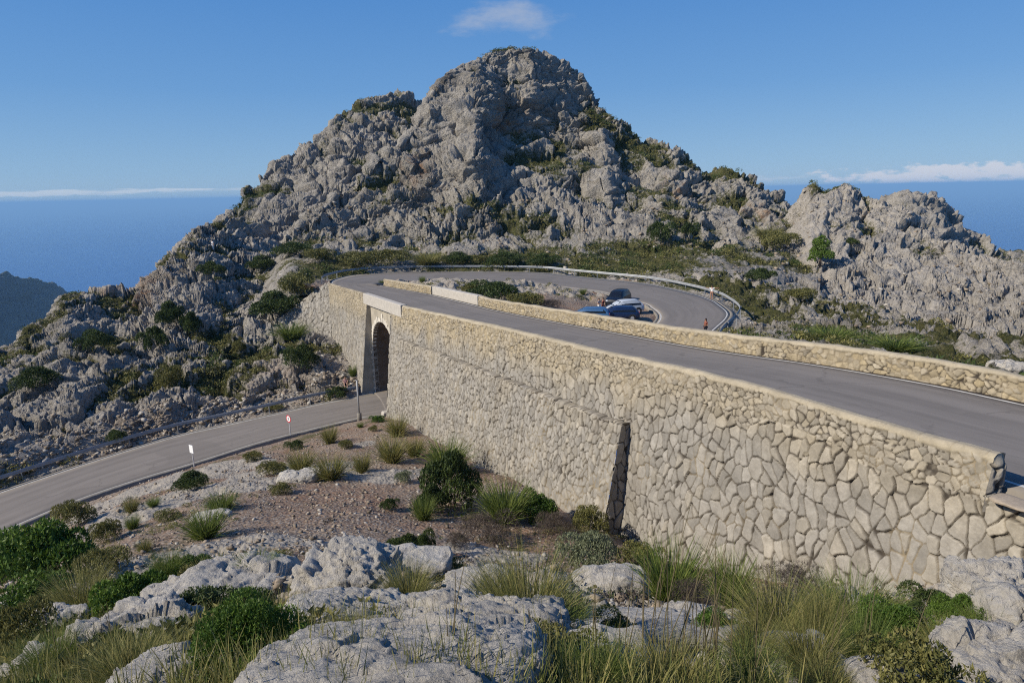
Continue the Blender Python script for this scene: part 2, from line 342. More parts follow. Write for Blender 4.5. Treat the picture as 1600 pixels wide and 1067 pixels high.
# upper road and its loop: matching stations on the outer (left) and inner (right) edge
outer_px = [(516, 441), (529.5, 435), (554, 430), (601, 426.6), (660, 425), (740, 424.5), (840, 426), (880, 430), (940, 436), (1014, 444), (1080, 458), (1112, 468), (1126, 476), (1140, 488), (1138, 498), (1126, 510), (1114, 521)]
inner_px = [(588, 443.7), (600, 442.2), (620, 441), (650, 439.8), (680, 439.6), (730, 439.8), (817, 442), (850, 445), (895, 451), (940, 457), (1004, 474), (1017, 481), (1024, 486), (1029, 492), (1029, 498), (1025, 504), (1018, 510)]
zl = [-11.25-2.1*i/16 for i in range(17)]
LU = [W3(u, .42, deck(u)) for u in np.arange(-60, 78.1, 3.0)]; RU = [W3(u, nfront(u)+.02, deck(u)) for u in np.arange(-60, 78.1, 3.0)]
LL = [PZ(*p, z) for p, z in zip(outer_px, zl)]; RL = [PZ(*p, z) for p, z in zip(inner_px, zl)]
# hidden descent behind the parapet, under the bridge, then the visible lower road
mid_c = [(14.0, 60.3, -14.4), (8.0, 60.6, -15.8), (2.5, 64.0, -17.6)]; mid_d = [(-.93, -.3), (-.96, .25), (-.85, .5)]
LM = []; RM = []
for (x, y, z), d in zip(mid_c, mid_d):
    d = np.array(d)/np.linalg.norm(d); nn = np.array([-d[1], d[0]])      # left of travel = camera side
    LM.append(np.array([x+nn[0]*3.3, y+nn[1]*3.3, z])); RM.append(np.array([x-nn[0]*3.3, y-nn[1]*3.3, z]))
for n, z in ((8.5, -19.1), (4, -19.5), (0, -19.7)):
    LM.append(W3(51.4, n, z)); RM.append(W3(57.9, n, z))
low_R = [(597, 648, -19.75), (557, 654.5, -19.8), (480, 672.5, -19.9), (400, 693, -20.05), (295, 726, -20.3), (211, 751, -20.5), (112, 785, -20.75), (0, 832.6, -21.0), (-120, 886, -21.3), (-300, 975, -21.8)]
low_L = [(597, 613, -19.75), (561, 620, -19.8), (500, 631, -19.9), (430, 647, -20.05), (340, 667, -20.3), (270, 683, -20.5), (160, 716, -20.75), (0, 769, -21.0), (-130, 815, -21.3), (-300, 878, -21.8)]
LM += [PZ(*p) for p in low_R]; RM += [PZ(*p) for p in low_L]
Lall = np.array(LU+LL+LM); Rall = np.array(RU+RL+RM)
nU, nL = len(LU), len(LL)
def catmull(P, k):
    P = np.asarray(P, float); Q = np.concatenate([P[:1]*2-P[1:2], P, P[-1:]*2-P[-2:-1]]); out = []
    t = (np.arange(k)/k)[:, None]
    for i in range(1, len(Q)-2):
        a, b, c, d = Q[i-1], Q[i], Q[i+1], Q[i+2]
        out.append(.5*((2*b)+(-a+c)*t+(2*a-5*b+4*c-d)*t*t+(-a+3*b-3*c+d)*t**3))
    out.append(P[-1:]); return np.concatenate(out)
Lf = catmull(Lall, 6); Rf = catmull(Rall, 6); NF = len(Lf); kU = nU*6; kL = (nU+nL)*6
def road_mesh(name, i0, i1, mat, dz=0.0, a=0.0, b=1.0, ncross=9, skirt=True, inset=None):
    Lp, Rp = Lf[i0:i1], Rf[i0:i1]; n = len(Lp)
    seg = np.concatenate([[0], np.cumsum(np.linalg.norm(np.diff((Lp+Rp)/2, axis=0), axis=1))])
    ts = np.linspace(a, b, ncross); V = []; lat = []; lon = []
    for j, t in enumerate(ts):
        V.append(Lp*(1-t)+Rp*t+np.array([0, 0, dz])); lat.append(np.full(n, t*7)); lon.append(seg)
    V = np.stack(V, 1); w = ncross
    if skirt:
        dn = np.array([0, 0, -.35]); V = np.concatenate([(V[:, :1]+dn), V, (V[:, -1:]+dn)], 1); w += 2
        lat = [lat[0]]+lat+[lat[-1]]; lon = [lon[0]]+lon+[lon[-1]]
    o = mesh_np(name, V.reshape(-1, 3), grid_faces(n, w)[:, ::-1], 4, mat, False, attrs={'lat': np.stack(lat, 1).ravel(), 'lon': np.stack(lon, 1).ravel()})
    return tag(o, kind='structure')
road_mesh('upper_road', 0, kL+1, M['asphalt'])
road_mesh('lower_road', kL, NF, M['asphalt_pale'])
def strip(name, P0, P1, mat, dz, h=0.0):
    """painted line / flush kerb between two matching polylines"""
    n = len(P0); z = np.array([0, 0, dz])
    if h > 0:
        dn = np.array([0, 0, -h]); V = np.stack([P0+z+dn, P0+z, P1+z, P1+z+dn], 1); w = 4
    else: V = np.stack([P0+z, P1+z], 1); w = 2
    return tag(mesh_np(name, V.reshape(-1, 3), grid_faces(n, w)[:, ::-1], 4, mat, False), kind='structure')
def lerp_lr(i0, i1, m0, m1):
    """strip from m0 to m1 metres measured from the left edge (negative: from the right edge)"""
    Lp, Rp = Lf[i0:i1], Rf[i0:i1]; w = np.linalg.norm(Rp-Lp, axis=1)[:, None]; f = lambda m: (m/w if m >= 0 else 1+m/w)
    g = lambda m: Lp*(1-f(m))+Rp*f(m)
    return g(m0), g(m1)
a_, b_ = lerp_lr(0, kU-4, -.42, -.30); strip('edge_line_marking', a_, b_, M['line'], .006)
a_, b_ = lerp_lr(0, kU-4, .36, .48); strip('edge_line_marking', a_, b_, M['line'], .006)
a_, b_ = lerp_lr(kU-2, kL+1, .26, .38); strip('edge_line_marking', a_, b_, M['line'], .006)
a_, b_ = lerp_lr(kU+8, kL+1, -.28, -.17); strip('edge_line_marking', a_, b_, M['line'], .006)
a_, b_ = lerp_lr(kU-2, kL+1, -.02, -.0); 
iv = kL+5*6
a_, b_ = lerp_lr(iv+10, NF, .06, .20); strip('edge_line_marking', a_, b_, M['line'], .008)
a_, b_ = lerp_lr(iv+12, NF, -.22, -.10); strip('edge_line_marking', a_, b_, M['line'], .008)
def offset(P, d):
    P = np.asarray(P); t = np.gradient(P[:, :2], axis=0); t /= np.linalg.norm(t, axis=1)[:, None]+1e-9
    return P+np.stack([-t[:, 1]*d, t[:, 0]*d, np.zeros(len(P))], 1)
strip('road_kerb', offset(Lf[kU+2:kL+1], .34), Lf[kU+2:kL+1], M['kerb'], .02, .4)
strip('road_kerb', Rf[kU+6:kL+1], offset(Rf[kU+6:kL+1], -.3), M['kerb'], .03, .4)
strip('road_kerb', offset(Lf[iv+6:NF], .38), Lf[iv+6:NF], M['kerb'], .05, .4)
strip('road_kerb', Rf[iv+9:NF], offset(Rf[iv+9:NF], -.3), M['kerb'], .02, .4)

# ------------------------------------------------------------------ terrain
def seg_near(P, C):
    """nearest point on polyline C (with half width in col 3) for each P: distance, z, half width"""
    out = [np.empty(len(P), np.float32) for _ in range(3)]
    a = C[:-1]; d = C[1:]-a; L2 = (d[:, :2]**2).sum(1)+1e-9
    for s in range(0, len(P), 20000):
        q = P[s:s+20000, None, :2]-a[None, :, :2]; t = np.clip((q*d[None, :, :2]).sum(-1)/L2, 0, 1)
        dd = np.linalg.norm(q-d[None, :, :2]*t[..., None], axis=-1); i = dd.argmin(1); r = np.arange(len(i)); ti = t[r, i]
        out[0][s:s+20000] = dd[r, i]; out[1][s:s+20000] = a[i, 2]+d[i, 2]*ti; out[2][s:s+20000] = a[i, 3]+d[i, 3]*ti
    return out
Cf = (Lf+Rf)/2; HW = np.linalg.norm(Rf-Lf, axis=1)/2; CR = np.concatenate([Cf, HW[:, None]], 1)
seg_near_road, seg_loop, seg_hidden, seg_low = CR[:kU+1:3], CR[kU-6:kL+3:2], CR[kL-2:iv+7:2], CR[iv-4::3]
def clampto(P, C, up, dn=None, sh=.45, gap=.10):
    x0, x1 = C[:, 0].min()-30, C[:, 0].max()+30; y0, y1 = C[:, 1].min()-30, C[:, 1].max()+30
    m = np.where((P[:, 0] > x0) & (P[:, 0] < x1) & (P[:, 1] > y0) & (P[:, 1] < y1))[0]
    if not len(m): return
    d, z, h = seg_near(P[m], C); e = np.maximum(d-h-sh, 0); zz = P[m, 2]
    zz = np.minimum(zz, z-gap-(d < h+.2)*.14+e*up)
    if dn is not None: zz = np.maximum(zz, z-gap-.12-e*dn-(d < h-.3)*.3)
    P[m, 2] = zz
def tps(pts, Q, lam=0.05):
    pts = np.asarray(pts, float); n = len(pts); s = 30.0; X = pts[:, :2]/s
    def U(r2): return .5*r2*np.log(r2+1e-9)
    K = U(((X[:, None]-X[None])**2).sum(-1))+lam*np.eye(n)*.02; Pm = np.concatenate([np.ones((n, 1)), X], 1)
    A = np.block([[K, Pm], [Pm.T, np.zeros((3, 3))]]); w = np.linalg.solve(A, np.concatenate([pts[:, 2], np.zeros(3)]))
    out = np.empty(len(Q))
    for i in range(0, len(Q), 50000):
        q = Q[i:i+50000, :2]/s; out[i:i+50000] = U(((q[:, None]-X[None])**2).sum(-1))@w[:n]+w[n]+q@w[n+1:]
    return out
def rot_strata(P, ax=.25, ay=.35, sq=1.7):
    cx, sx, cy, sy = math.cos(ax), math.sin(ax), math.cos(ay), math.sin(ay)
    R = np.array([[cy, 0, sy], [0, 1, 0], [-sy, 0, cy]])@np.array([[1, 0, 0], [0, cx, -sx], [0, sx, cx]])
    return (P@R.T)*np.array([1, 1, sq])
def rock_disp(P, levels, seed, ay=.35, sq=1.7):
    Q = rot_strata(P, .2, ay, sq); s0 = levels[0][0]
    Wp = np.stack([vnoise(Q, s0*.9, seed+31), vnoise(Q, s0*.9, seed+32), vnoise(Q, s0*.9, seed+33)], 1)*s0*.30+np.stack([vnoise(Q, s0*.23, seed+41), vnoise(Q, s0*.23, seed+42), vnoise(Q, s0*.23, seed+43)], 1)*s0*.09
    Q = Q+Wp; d = np.zeros(len(P)); wear = .45+.55*sstep(-.35, .40, fbm(P, s0*2.2, 3, seed+60))
    for i, (s, a) in enumerate(levels):
        f1, f2, idd, tl = worley(Q, s, seed+i*13, True); g = f2-f1
        h = (1-f1)*.16+sstep(0, .09, g)*.30+idd*.58+tl*(1.25 if i else .85)
        d += a*(h-.62)*(wear if i else 1)
        Q = Q+np.stack([vnoise(Q, s*.5, seed+i+301), vnoise(Q, s*.5, seed+i+302), vnoise(Q, s*.5, seed+i+303)], 1)*s*.16
    zz = (P[:, 2]+P[:, 0]*math.tan(ay*.5)*.6+P[:, 1]*.12+(Wp[:, 0]+Wp[:, 2])*.9)/(levels[1][0]*.62); sw = zz-np.floor(zz); bed = sstep(-.15, .35, fbm(P, s0*1.8, 3, seed+151))
    d += levels[1][1]*.62*bed*(sstep(0, .25, sw)-sw*.8-.3)
    Pv = P*np.array([1, 1, .13])+Wp*.4; fl = np.abs(vnoise(Pv, levels[2][0]*.75, seed+161)); d += -levels[2][1]*.75*sstep(.1, .5, fbm(P, s0*1.4, 3, seed+152))*sstep(.28, 0, fl)
    c1, s1 = math.cos(ay*1.6), math.sin(ay*1.6); Pd = np.stack([P[:, 0]*c1+P[:, 2]*s1, P[:, 1], (-P[:, 0]*s1+P[:, 2]*c1)*.16], 1)+Wp*.3; fs = np.abs(vnoise(Pd, levels[1][0]*.8, seed+171)); d += -levels[1][1]*.55*sstep(.07, 0, fs)*sstep(-.2, .2, fbm(P, s0, 2, seed+172))
    s = levels[0][0]*.62; a = levels[0][1]*.46; Pf = P*np.array([1, 1, .45])
    for k in range(5):
        rg = 1-np.abs(vnoise(Pf if k % 2 else Q, s, seed+77+k)); d += a*(rg*rg-.45)*(wear if k > 1 else 1); s *= .5; a *= .56
    return d
TERR = []
def ctrl_surface(cols, nrows_list, ncol_dense):
    """cols: list of control columns, each (k,3); returns dense (nr,nc,3)"""
    C = np.array(cols)                                # ncol, k, 3
    rows = []
    for i in range(C.shape[1]-1):
        m = nrows_list[i]; t = (np.arange(m)/m)
        a = C[:, max(i-1, 0)]; b = C[:, i]; c = C[:, i+1]; d = C[:, min(i+2, C.shape[1]-1)]
        m0 = (c-a)*.5*.6; m1 = (d-b)*.5*.6
        for tt in t:
            h00 = 2*tt**3-3*tt**2+1; h10 = tt**3-2*tt**2+tt; h01 = -2*tt**3+3*tt**2; h11 = tt**3-tt**2
            rows.append(b*h00+m0*h10+c*h01+m1*h11)
    rows.append(C[:, -1]); Rw = np.array(rows)        # nr, ncol, 3
    x = np.linspace(0, len(cols)-1, 4*len(cols))      # even out the columns by length, then Catmull-Rom
    seglen = np.linalg.norm(np.diff(C[:, C.shape[1]//2], axis=0), axis=1)+1e-6
    cum = np.concatenate([[0], np.cumsum(seglen)]); s = np.interp(np.linspace(0, cum[-1], ncol_dense), cum, np.arange(len(cols)))
    i = np.minimum(s.astype(int), len(cols)-2); t = (s-i)[None, :, None]
    g = lambda k: Rw[:, np.clip(k, 0, len(cols)-1)]
    a, b, c, d = g(i-1), g(i), g(i+1), g(i+2); m0 = (c-a)*.5*.8; m1 = (d-b)*.5*.8
    return b*(2*t**3-3*t**2+1)+m0*(t**3-2*t**2+t)+c*(-2*t**3+3*t**2)+m1*(t**3-t**2)
def grid_normals(S):
    du = np.gradient(S, axis=1); dv = np.gradient(S, axis=0); n = np.cross(du, dv); n /= np.linalg.norm(n, axis=-1)[..., None]+1e-9
    return n
def hill(name, S, levels, seed, clamps=(), ay=.35, sq=1.7, vegbias=0.0, keep=None, mat=None, fadefn=None, stain=0.0, vegfn=None, stainfn=None):
    nr, nc, _ = S.shape; nrm = grid_normals(S).reshape(-1, 3); P = S.reshape(-1, 3).copy()
    s = np.sign(nrm[:, 2].mean()+1e-9); nrm *= s
    big = fbm(P, levels[0][0]*3, 3, seed+5)
    d = rock_disp(P, levels, seed, ay, sq)
    fade = fadefn(P) if fadefn is not None else 1.0
    dirn = nrm*.8+np.array([0, -.1, .35])
    P1 = P+dirn*(d*fade)[:, None]+np.array([0, 0, 1.])*(big*levels[0][1]*.5*fade)[:, None]
    for args in clamps: clampto(P1, *args)
    nr2 = grid_normals(P1.reshape(nr, nc, 3)).reshape(-1, 3)*s
    flat = sstep(.45, .95, nrm[:, 2]); v1 = fbm(P, levels[0][0]*1.3, 4, seed+90)
    veg = .06+flat*.40+v1*.66-np.clip(d/levels[0][1], -1, 1)*.50+vegbias
    if vegfn is not None: veg = veg+vegfn(P)
    veg = np.clip(veg, 0, 1)
    st = np.clip(sstep(.15, .5, fbm(P, levels[0][0]*1.5, 3, seed+120)+stain)*sstep(.8, .3, nr2[:, 2]), 0, 1)
    if stainfn is not None: st = np.clip(st+stainfn(P)*(.5+fbm(P, 5, 3, seed+130)), 0, 1)
    Fc = grid_faces(nr, nc)
    if s < 0: Fc = Fc[:, ::-1]
    if keep is not None: k = keep(P1); Fc = Fc[k[Fc].any(1)]
    o = mesh_np(name, P1, Fc, 4, mat or M['rock'], True, attrs={'veg': veg, 'stain': st, 'rock': np.zeros(len(P1))}); tag(o, kind='structure')
    TERR.append((o, P1, nr2, veg, Fc)); return o
def col(px, pts, under=None): return [PY(px, py, y) for py, y in pts]
# main peak ---------------------------------------------------------
def interp_cols(keys, pxs):
    K = np.array([k[0] for k in keys], float); V = np.array([[c for p in k[1] for c in p] for k in keys], float)
    return [(x, np.array([np.interp(x, K, V[:, j]) for j in range(V.shape[1])]).reshape(-1, 2)) for x in pxs]
ridgeA = {400: (380, 118), 450: (372, 128), 490: (337, 135), 530: (304, 145), 570: (280, 153), 610: (247, 160), 640: (216, 166), 660: (183, 171), 668: (158, 174), 684: (132, 178), 704: (108, 182), 740: (88, 186), 765: (78, 188), 790: (73, 189), 825: (76, 188), 850: (84, 190), 880: (98, 192), 903: (115, 193), 922: (142, 192), 945: (170, 190), 965: (192, 188), 1000: (217, 186), 1045: (232, 184), 1080: (249, 182), 1106: (270, 180), 1140: (266, 178), 1160: (272, 176), 1185: (286, 174), 1215: (304, 172), 1240: (325, 168), 1280: (352, 160)}
lowA = [(400, ((432, 96), (414, 104), (395, 112))), (490, ((430, 98), (410, 106), (388, 120))), (570, ((424, 103), (404, 113), (382, 124))), (660, ((419, 106), (401, 116), (378, 128))), (800, ((419, 107), (399, 117), (376, 129))),
        (900, ((424, 104), (402, 114), (378, 127))), (1000, ((438, 97), (414, 107), (385, 121))), (1100, ((456, 85), (430, 97), (398, 114))), (1150, ((478, 78), (446, 90), (408, 110))), (1200, ((478, 84), (446, 95), (405, 114))), (1280, ((478, 90), (446, 100), (410, 118)))]
lo = dict((int(x), v) for x, v in interp_cols(lowA, sorted(ridgeA)))
def relief(px, t):
    g = lambda c, w: math.exp(-((px-c)/w)**2); b = math.sin(math.pi*min(max(t, 0), 1))
    r = -9*g(738, 30)*b*(1.2-.4*t) + 9*b*(1/(1+math.exp(-(px-768)/9)))*(1/(1+math.exp((px-930)/25)))*(.5+t) + 5*g(840, 60)*math.exp(-((t-.52)/.16)**2) - 5*g(862, 60)*math.exp(-((t-.30)/.13)**2) - 4*g(1045, 26)*math.exp(-((t-.6)/.25)**2) + 4*g(985, 30)*b - 4*g(600, 35)*b*.6 + 3*g(675, 20)*math.exp(-((t-.62)/.1)**2) - 3.5*g(940, 22)*b + 3*g(905, 20)*b
    return r*.9
colsA = []
for px in sorted(ridgeA):
    rp, ry = ridgeA[px]; b0, b1, b2 = lo[px]; pts = [PY(px, b0[0]+10, b0[1]-3)-np.array([0, 0, 2.0]), PY(px, *b0), PY(px, *b1), PY(px, *b2)]
    H = b2[0]-rp
    for t, ty in ((.14, .17), (.28, .40), (.42, .47), (.56, .66), (.70, .74), (.84, .87), (.94, .955)):
        pts.append(PY(px, b2[0]-H*t, b2[1]+(ry-b2[1])*ty+relief(px, t)*min(1, H/150)))
    pts.append(PY(px, rp, ry)); r = pts[-1]
    pts += [r+np.array([0, 10, -3.0]), r+np.array([2, 40, -40.])]
    if px == 400: pts = [q-np.array([2, -5, 3.5]) for q in pts]
    colsA.append(pts)
S = ctrl_surface(colsA, [3, 14, 22, 34, 44, 44, 44, 44, 44, 40, 30, 14, 8, 4], 1000)
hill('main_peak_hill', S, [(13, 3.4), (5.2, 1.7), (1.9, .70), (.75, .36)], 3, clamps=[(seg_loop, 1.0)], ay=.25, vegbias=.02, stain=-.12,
     mat=M['rock_shaded'], vegfn=lambda P: .26*sstep(124, 108, P[:, 1])*sstep(-13.5, -12, P[:, 2])*sstep(-.35, .25, fbm(P, 4, 3, 17)), fadefn=lambda P: (.22+.78*sstep(106, 134, P[:, 1]))*(1-.45*sstep(20, 33, P[:, 2])))
# left shoulder behind the peak
ridgeB = {315: (372, 130), 340: (350, 150), 370: (326, 168), 385: (300, 178), 400: (289, 184), 430: (262, 192), 460: (244, 200), 482: (224, 205), 512: (206, 210), 524: (187, 213), 560: (172, 220), 600: (163, 226), 650: (165, 232), 680: (185, 235), 720: (230, 238)}
lowB = [(315, ((415, 112), (395, 120))), (400, ((415, 112), (396, 123))), (460, ((410, 116), (388, 132))), (524, ((375, 132), (350, 148))), (600, ((335, 146), (310, 163))), (720, ((300, 160), (280, 180)))]
lo = dict((int(x), v) for x, v in interp_cols(lowB, sorted(ridgeB))); cols = []
for px in sorted(ridgeB):
    rp, ry = ridgeB[px]; b0, b1 = lo[px]; pts = [PY(px, *b0)-np.array([0, 2, 3.]), PY(px, *b1)]; H = b1[0]-rp
    for t, ty in ((.2, .30), (.4, .45), (.6, .66), (.8, .80), (.93, .95)): pts.append(PY(px, b1[0]-H*t, b1[1]+(ry-b1[1])*ty))
    r = PY(px, rp, ry); pts += [r, r+np.array([0, 10, -3.]), r+np.array([-4, 40, -45.])]; cols.append(pts)
S = ctrl_surface(cols, [8, 34, 34, 34, 34, 24, 14, 8, 4], 560)
hill('shoulder_hill', S, [(13, 3.4), (5.2, 1.7), (2.0, .75), (.9, .38)], 23, ay=.3, vegbias=.02, stain=-.3, mat=M['rock_shaded'])
# left slope above the lower road
edgeC = {-260: (850, 36, 610, 66), -120: (800, 41, 572, 71), 0: (755, 47.0, 545, 79), 35: (744, 48.5, 516, 83), 70: (733, 50, 498, 87), 100: (723, 51.3, 466, 91), 125: (716, 52.3, 461, 94), 160: (705, 54, 463, 96), 200: (693, 55.4, 462, 98), 225: (687, 57, 447, 101), 255: (680, 58, 410, 107), 285: (673, 59.5, 380, 112), 312: (667, 60.4, 358, 118), 345: (660, 61.5, 350, 124), 380: (652, 62.3, 380, 122), 430: (640, 64, 396, 119), 480: (628, 65.2, 402, 116), 515: (621, 66.2, 405, 114), 560: (612, 67.4, 430, 108)}
cols = []
for px, (p0, y0, p1, y1) in edgeC.items():
    e = PY(px, p0, y0); pts = [e+np.array([.5, -2.5, -1.2]), e]
    for t in (.12, .28, .45, .62, .8): pts.append(PY(px, p0+(p1-p0)*t, y0+(y1-y0)*t**1.35))
    r = PY(px, p1, y1); pts += [r, r+np.array([-4, 7, -4.]), r+np.array([-22, 30, -45.])] if px < 345 else [r, r+np.array([0, 8, .3]), r+np.array([0, 16, -3])]
    cols.append(pts)
S = ctrl_surface(cols, [6, 44, 54, 56, 56, 54, 50, 14, 8, 2], 980)
def fadeC(P): u, n = UN(P); return (.38+.62*sstep(-70, -48, P[:, 0]))*(.25+.75*sstep(1.0, 6.5, seg_near(P, seg_low)[0]-4))*(.15+.85*sstep(0, 5, np.maximum(-n, u-84)))
hill('left_slope_hill', S, [(9, 2.3), (3.6, 1.15), (1.3, .52), (.55, .27)], 47, clamps=[(seg_low, .9, 1.2, .7), (seg_loop, .9)], ay=.45, vegbias=-.02, fadefn=fadeC, stain=-.2, vegfn=lambda P: -.35*sstep(16, 7, seg_near(P, seg_low)[0])*sstep(-40, -30, P[:, 0]), stainfn=lambda P: .55*sstep(17, 7, seg_near(P, seg_low)[0])*sstep(-40, -30, P[:, 0]),
     keep=lambda P: (lambda u, n: ~((n > .5) & (u < 79)))(*UN(P)))
# right hill
edgeD = {1110: (545, 53, 405, 114), 1180: (550, 50, 372, 133), 1225: (552, 47, 347, 141), 1240: (553, 46, 325, 142), 1262: (556, 44, 298, 141), 1275: (556, 43, 290, 141), 1300: (560, 41.5, 294, 140), 1325: (563, 40, 292, 140), 1352: (566, 38.5, 306, 138), 1400: (574, 36, 330, 133), 1450: (582, 33, 356, 128), 1505: (592, 30, 388, 120), 1550: (602, 27, 405, 114), 1600: (612, 25, 424, 108), 1700: (645, 21.5, 465, 98), 1860: (700, 17, 520, 85)}
cols = []
for px, (p0, y0, p1, y1) in edgeD.items():
    e = PY(px, p0, y0); pts = [e+np.array([0, -2.5, -1.2]), e]
    for t, ty in ((.07, .1), (.16, .26), (.30, .5), (.5, .69), (.7, .83), (.88, .94)): pts.append(PY(px, p0+(p1-p0)*t, y0+(y1-y0)*ty))
    r = PY(px, p1, y1); pts += [r, r+np.array([2, 8, -4.]), r+np.array([15, 40, -60.])]; cols.append(pts)
S = ctrl_surface(cols, [6, 18, 34, 44, 50, 44, 44, 40, 30, 8, 3], 820)
def behind(P): u, n = UN(P); return n
def fadeD(P): return .12+.88*sstep(14, 36, behind(P))
hill('right_hill', S, [(14, 2.4), (5, 1.05), (1.6, .50), (.6, .27)], 71, clamps=[(seg_near_road, .35, None, 1.5, .5), (seg_loop, .5, None, .8)], ay=.75, sq=1.9, vegbias=.02, fadefn=fadeD, stain=-.4,
     vegfn=lambda P: .30*sstep(75, 45, P[:, 1])-.18*sstep(95, 115, P[:, 1]))
# dark hill behind it
edgeE = {1350: (430, 340), 1376: (430, 326), 1390: (430, 314), 1410: (430, 305), 1432: (430, 303), 1462: (430, 312), 1478: (440, 328), 1505: (450, 352), 1535: (460, 374), 1552: (465, 388), 1575: (470, 391), 1600: (470, 391), 1650: (490, 405), 1760: (520, 450)}
cols = []
for px, (p0, p1) in edgeE.items():
    pts = [PY(px, p0, 175), ]+[PY(px, p0+(p1-p0)*t, 175+70*t**.8) for t in (.25, .5, .75, .92)]; r = PY(px, p1, 245); pts += [r, r+np.array([3, 12, -6.]), r+np.array([20, 50, -70.])]; cols.append(pts)
S = ctrl_surface(cols, [24, 24, 24, 24, 14, 6, 3], 340)
hill('far_right_hill', S, [(16, 5.), (6.5, 2.2), (2.6, .9)], 91, vegbias=-.02, stain=-.5, mat=M['rock_shaded'])
# distant mountain over the bay, left
cols = []
for px, p1, yr in ((-620, 372, 1500), (-400, 392, 1700), (-200, 412, 1950), (-100, 424, 2100), (-40, 428, 2250), (0, 430, 2400), (18, 433, 2450), (32, 437, 2500), (50, 434, 2560), (66, 437, 2640), (90, 446, 2760), (118, 462, 2900), (160, 500, 3100), (215, 560, 3400)):
    r = PY(px, p1, yr); pts = [r+np.array([330, -420, -700.]), r+np.array([240, -300, -480.]), r+np.array([170, -215, -330.]), r+np.array([105, -135, -200.]), r+np.array([45, -60, -85.]), r, r+np.array([-500, 500, -260.])]
    cols.append(pts)
S = ctrl_surface(cols, [6, 20, 40, 50, 50, 10], 420)
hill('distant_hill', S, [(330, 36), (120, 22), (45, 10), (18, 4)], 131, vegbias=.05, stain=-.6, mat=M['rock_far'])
# ground between camera, lower road and wall
ptsF = []
for px, py, y in [(60, 940, 14), (0, 1060, 6), (300, 1060, 3.5), (600, 1060, 2.8), (150, 1000, 7), (350, 930, 11), (545, 950, 8), (820, 975, 8.5), (1000, 960, 9.5), (1100, 1060, 4.3), (1300, 1060, 4.5), (1500, 1060, 5), (1580, 1000, 7), (1450, 970, 12), (1250, 950, 14), (1100, 930, 16), (1000, 905, 19), (900, 880, 21), (800, 850, 24), (700, 850, 23), (600, 850, 22), (450, 800, 26), (300, 800, 28), (200, 850, 23), (100, 830, 30), (300, 900, 15), (450, 900, 14), (700, 920, 13), (700, 780, 30), (550, 720, 40)]:
    ptsF.append(PY(px, py, y))
for p in [(1000, 862), (1100, 885), (1200, 905), (1300, 925), (1400, 935), (1500, 900)]: ptsF.append(wallpt(*p, B_MAIN))
for p in [(949, 834), (884, 806), (834, 780), (799, 755), (765, 742), (720, 715), (664, 689), (617, 657)]: ptsF.append(wallpt(*p, B_BUT, O_BUT))
for i in range(iv+6, NF, 6): ptsF.append(Lf[i]+np.array([0, 0, -.1]))
ptsF += [np.array(p) for p in ((0, 0, -1.65), (-3, 0, -2.6), (3, 0, -1.9), (7, 3, -3.2), (0, -6, -.8), (-14, 0, -7), (12, 8, -6.6), (-25, 10, -14.0), (-40, 20, -21.8), (16, -4, -6.3), (14, 3.5, -6.6), (12.5, 10.5, -7.3), (11.9, 12.2, -8.3), (11.2, 14.2, -9.2), (30, 0, -6), (-34, 30, -21.5))]
az_ = np.tan(np.linspace(math.radians(-62), math.radians(62), 900)); rr = np.concatenate([np.linspace(-4, .6, 10), np.geomspace(.8, 64, 640)])
Xg = az_[None]*np.maximum(rr[:, None], 2.2); Yg = np.repeat(rr[:, None], 900, 1); G0 = np.stack([Xg, Yg, 0*Xg], -1)
zF = tps(ptsF, G0.reshape(-1, 3)).reshape(Xg.shape); G0[..., 2] = zF
def finF(P):
    P = P.reshape(-1, 3); nn = fbm(P, 3.2, 4, 201); rk = sstep(.02, .30, fbm(P, 7, 3, 203)+.22*sstep(10, 3, P[:, 1])+.06)
    rd = rock_disp(P, [(2.6, .62), (1.0, .30), (.38, .11), (.16, .045)], 207, .3, 1.6)
    near = sstep(3., 9, P[:, 1]); path = 1-sstep(1.5, 4.5, np.abs(seg_near(P, seg_low)[0]-5.5)); rk = rk*(1-.9*path)
    mid = sstep(14, 20, P[:, 1])
    d = nn*.22+rk*(rd+.12)*(1-.55*mid)+fbm(P, .5, 4, 209)*.06*(1-rk); P = P.copy(); P[:, 2] += d*(.35+.65*near)
    return P, rk, nn
P, rkF, nnF = finF(G0)
clampto(P, seg_low, .8, 1.0, .5); clampto(P, CR[:int(20*6):3], .5, None, .5, .12)
P = P.reshape(G0.shape); nrm = grid_normals(P).reshape(-1, 3); nrm *= np.sign(nrm[:, 2].mean()); P = P.reshape(-1, 3)
u, n = UN(P); kF = ~((n > 2.2) & (u > .5)) & ~((seg_near(P, seg_low)[0] > 7.5) & (P[:, 0] < -16) & (P[:, 1] > 60))
Fc = grid_faces(*Xg.shape); Fc = Fc[kF[Fc].all(1)]
vgF = np.clip(.25+fbm(P, 4.5, 4, 221)*.8-.35*rkF+.20*sstep(24, 12, P[:, 1]), 0, 1)
if np.cross(P[Fc[0, 1]]-P[Fc[0, 0]], P[Fc[0, 2]]-P[Fc[0, 1]])[2] < 0: Fc = Fc[:, ::-1]
gF = mesh_np('ground', P, Fc, 4, M['ground'], True, attrs={'veg': vgF, 'rock': np.clip(rkF, 0, 1), 'stain': 0*vgF}); tag(gF, kind='structure'); TERR.append((gF, P, nrm, vgF, Fc)); IF = len(TERR)-1
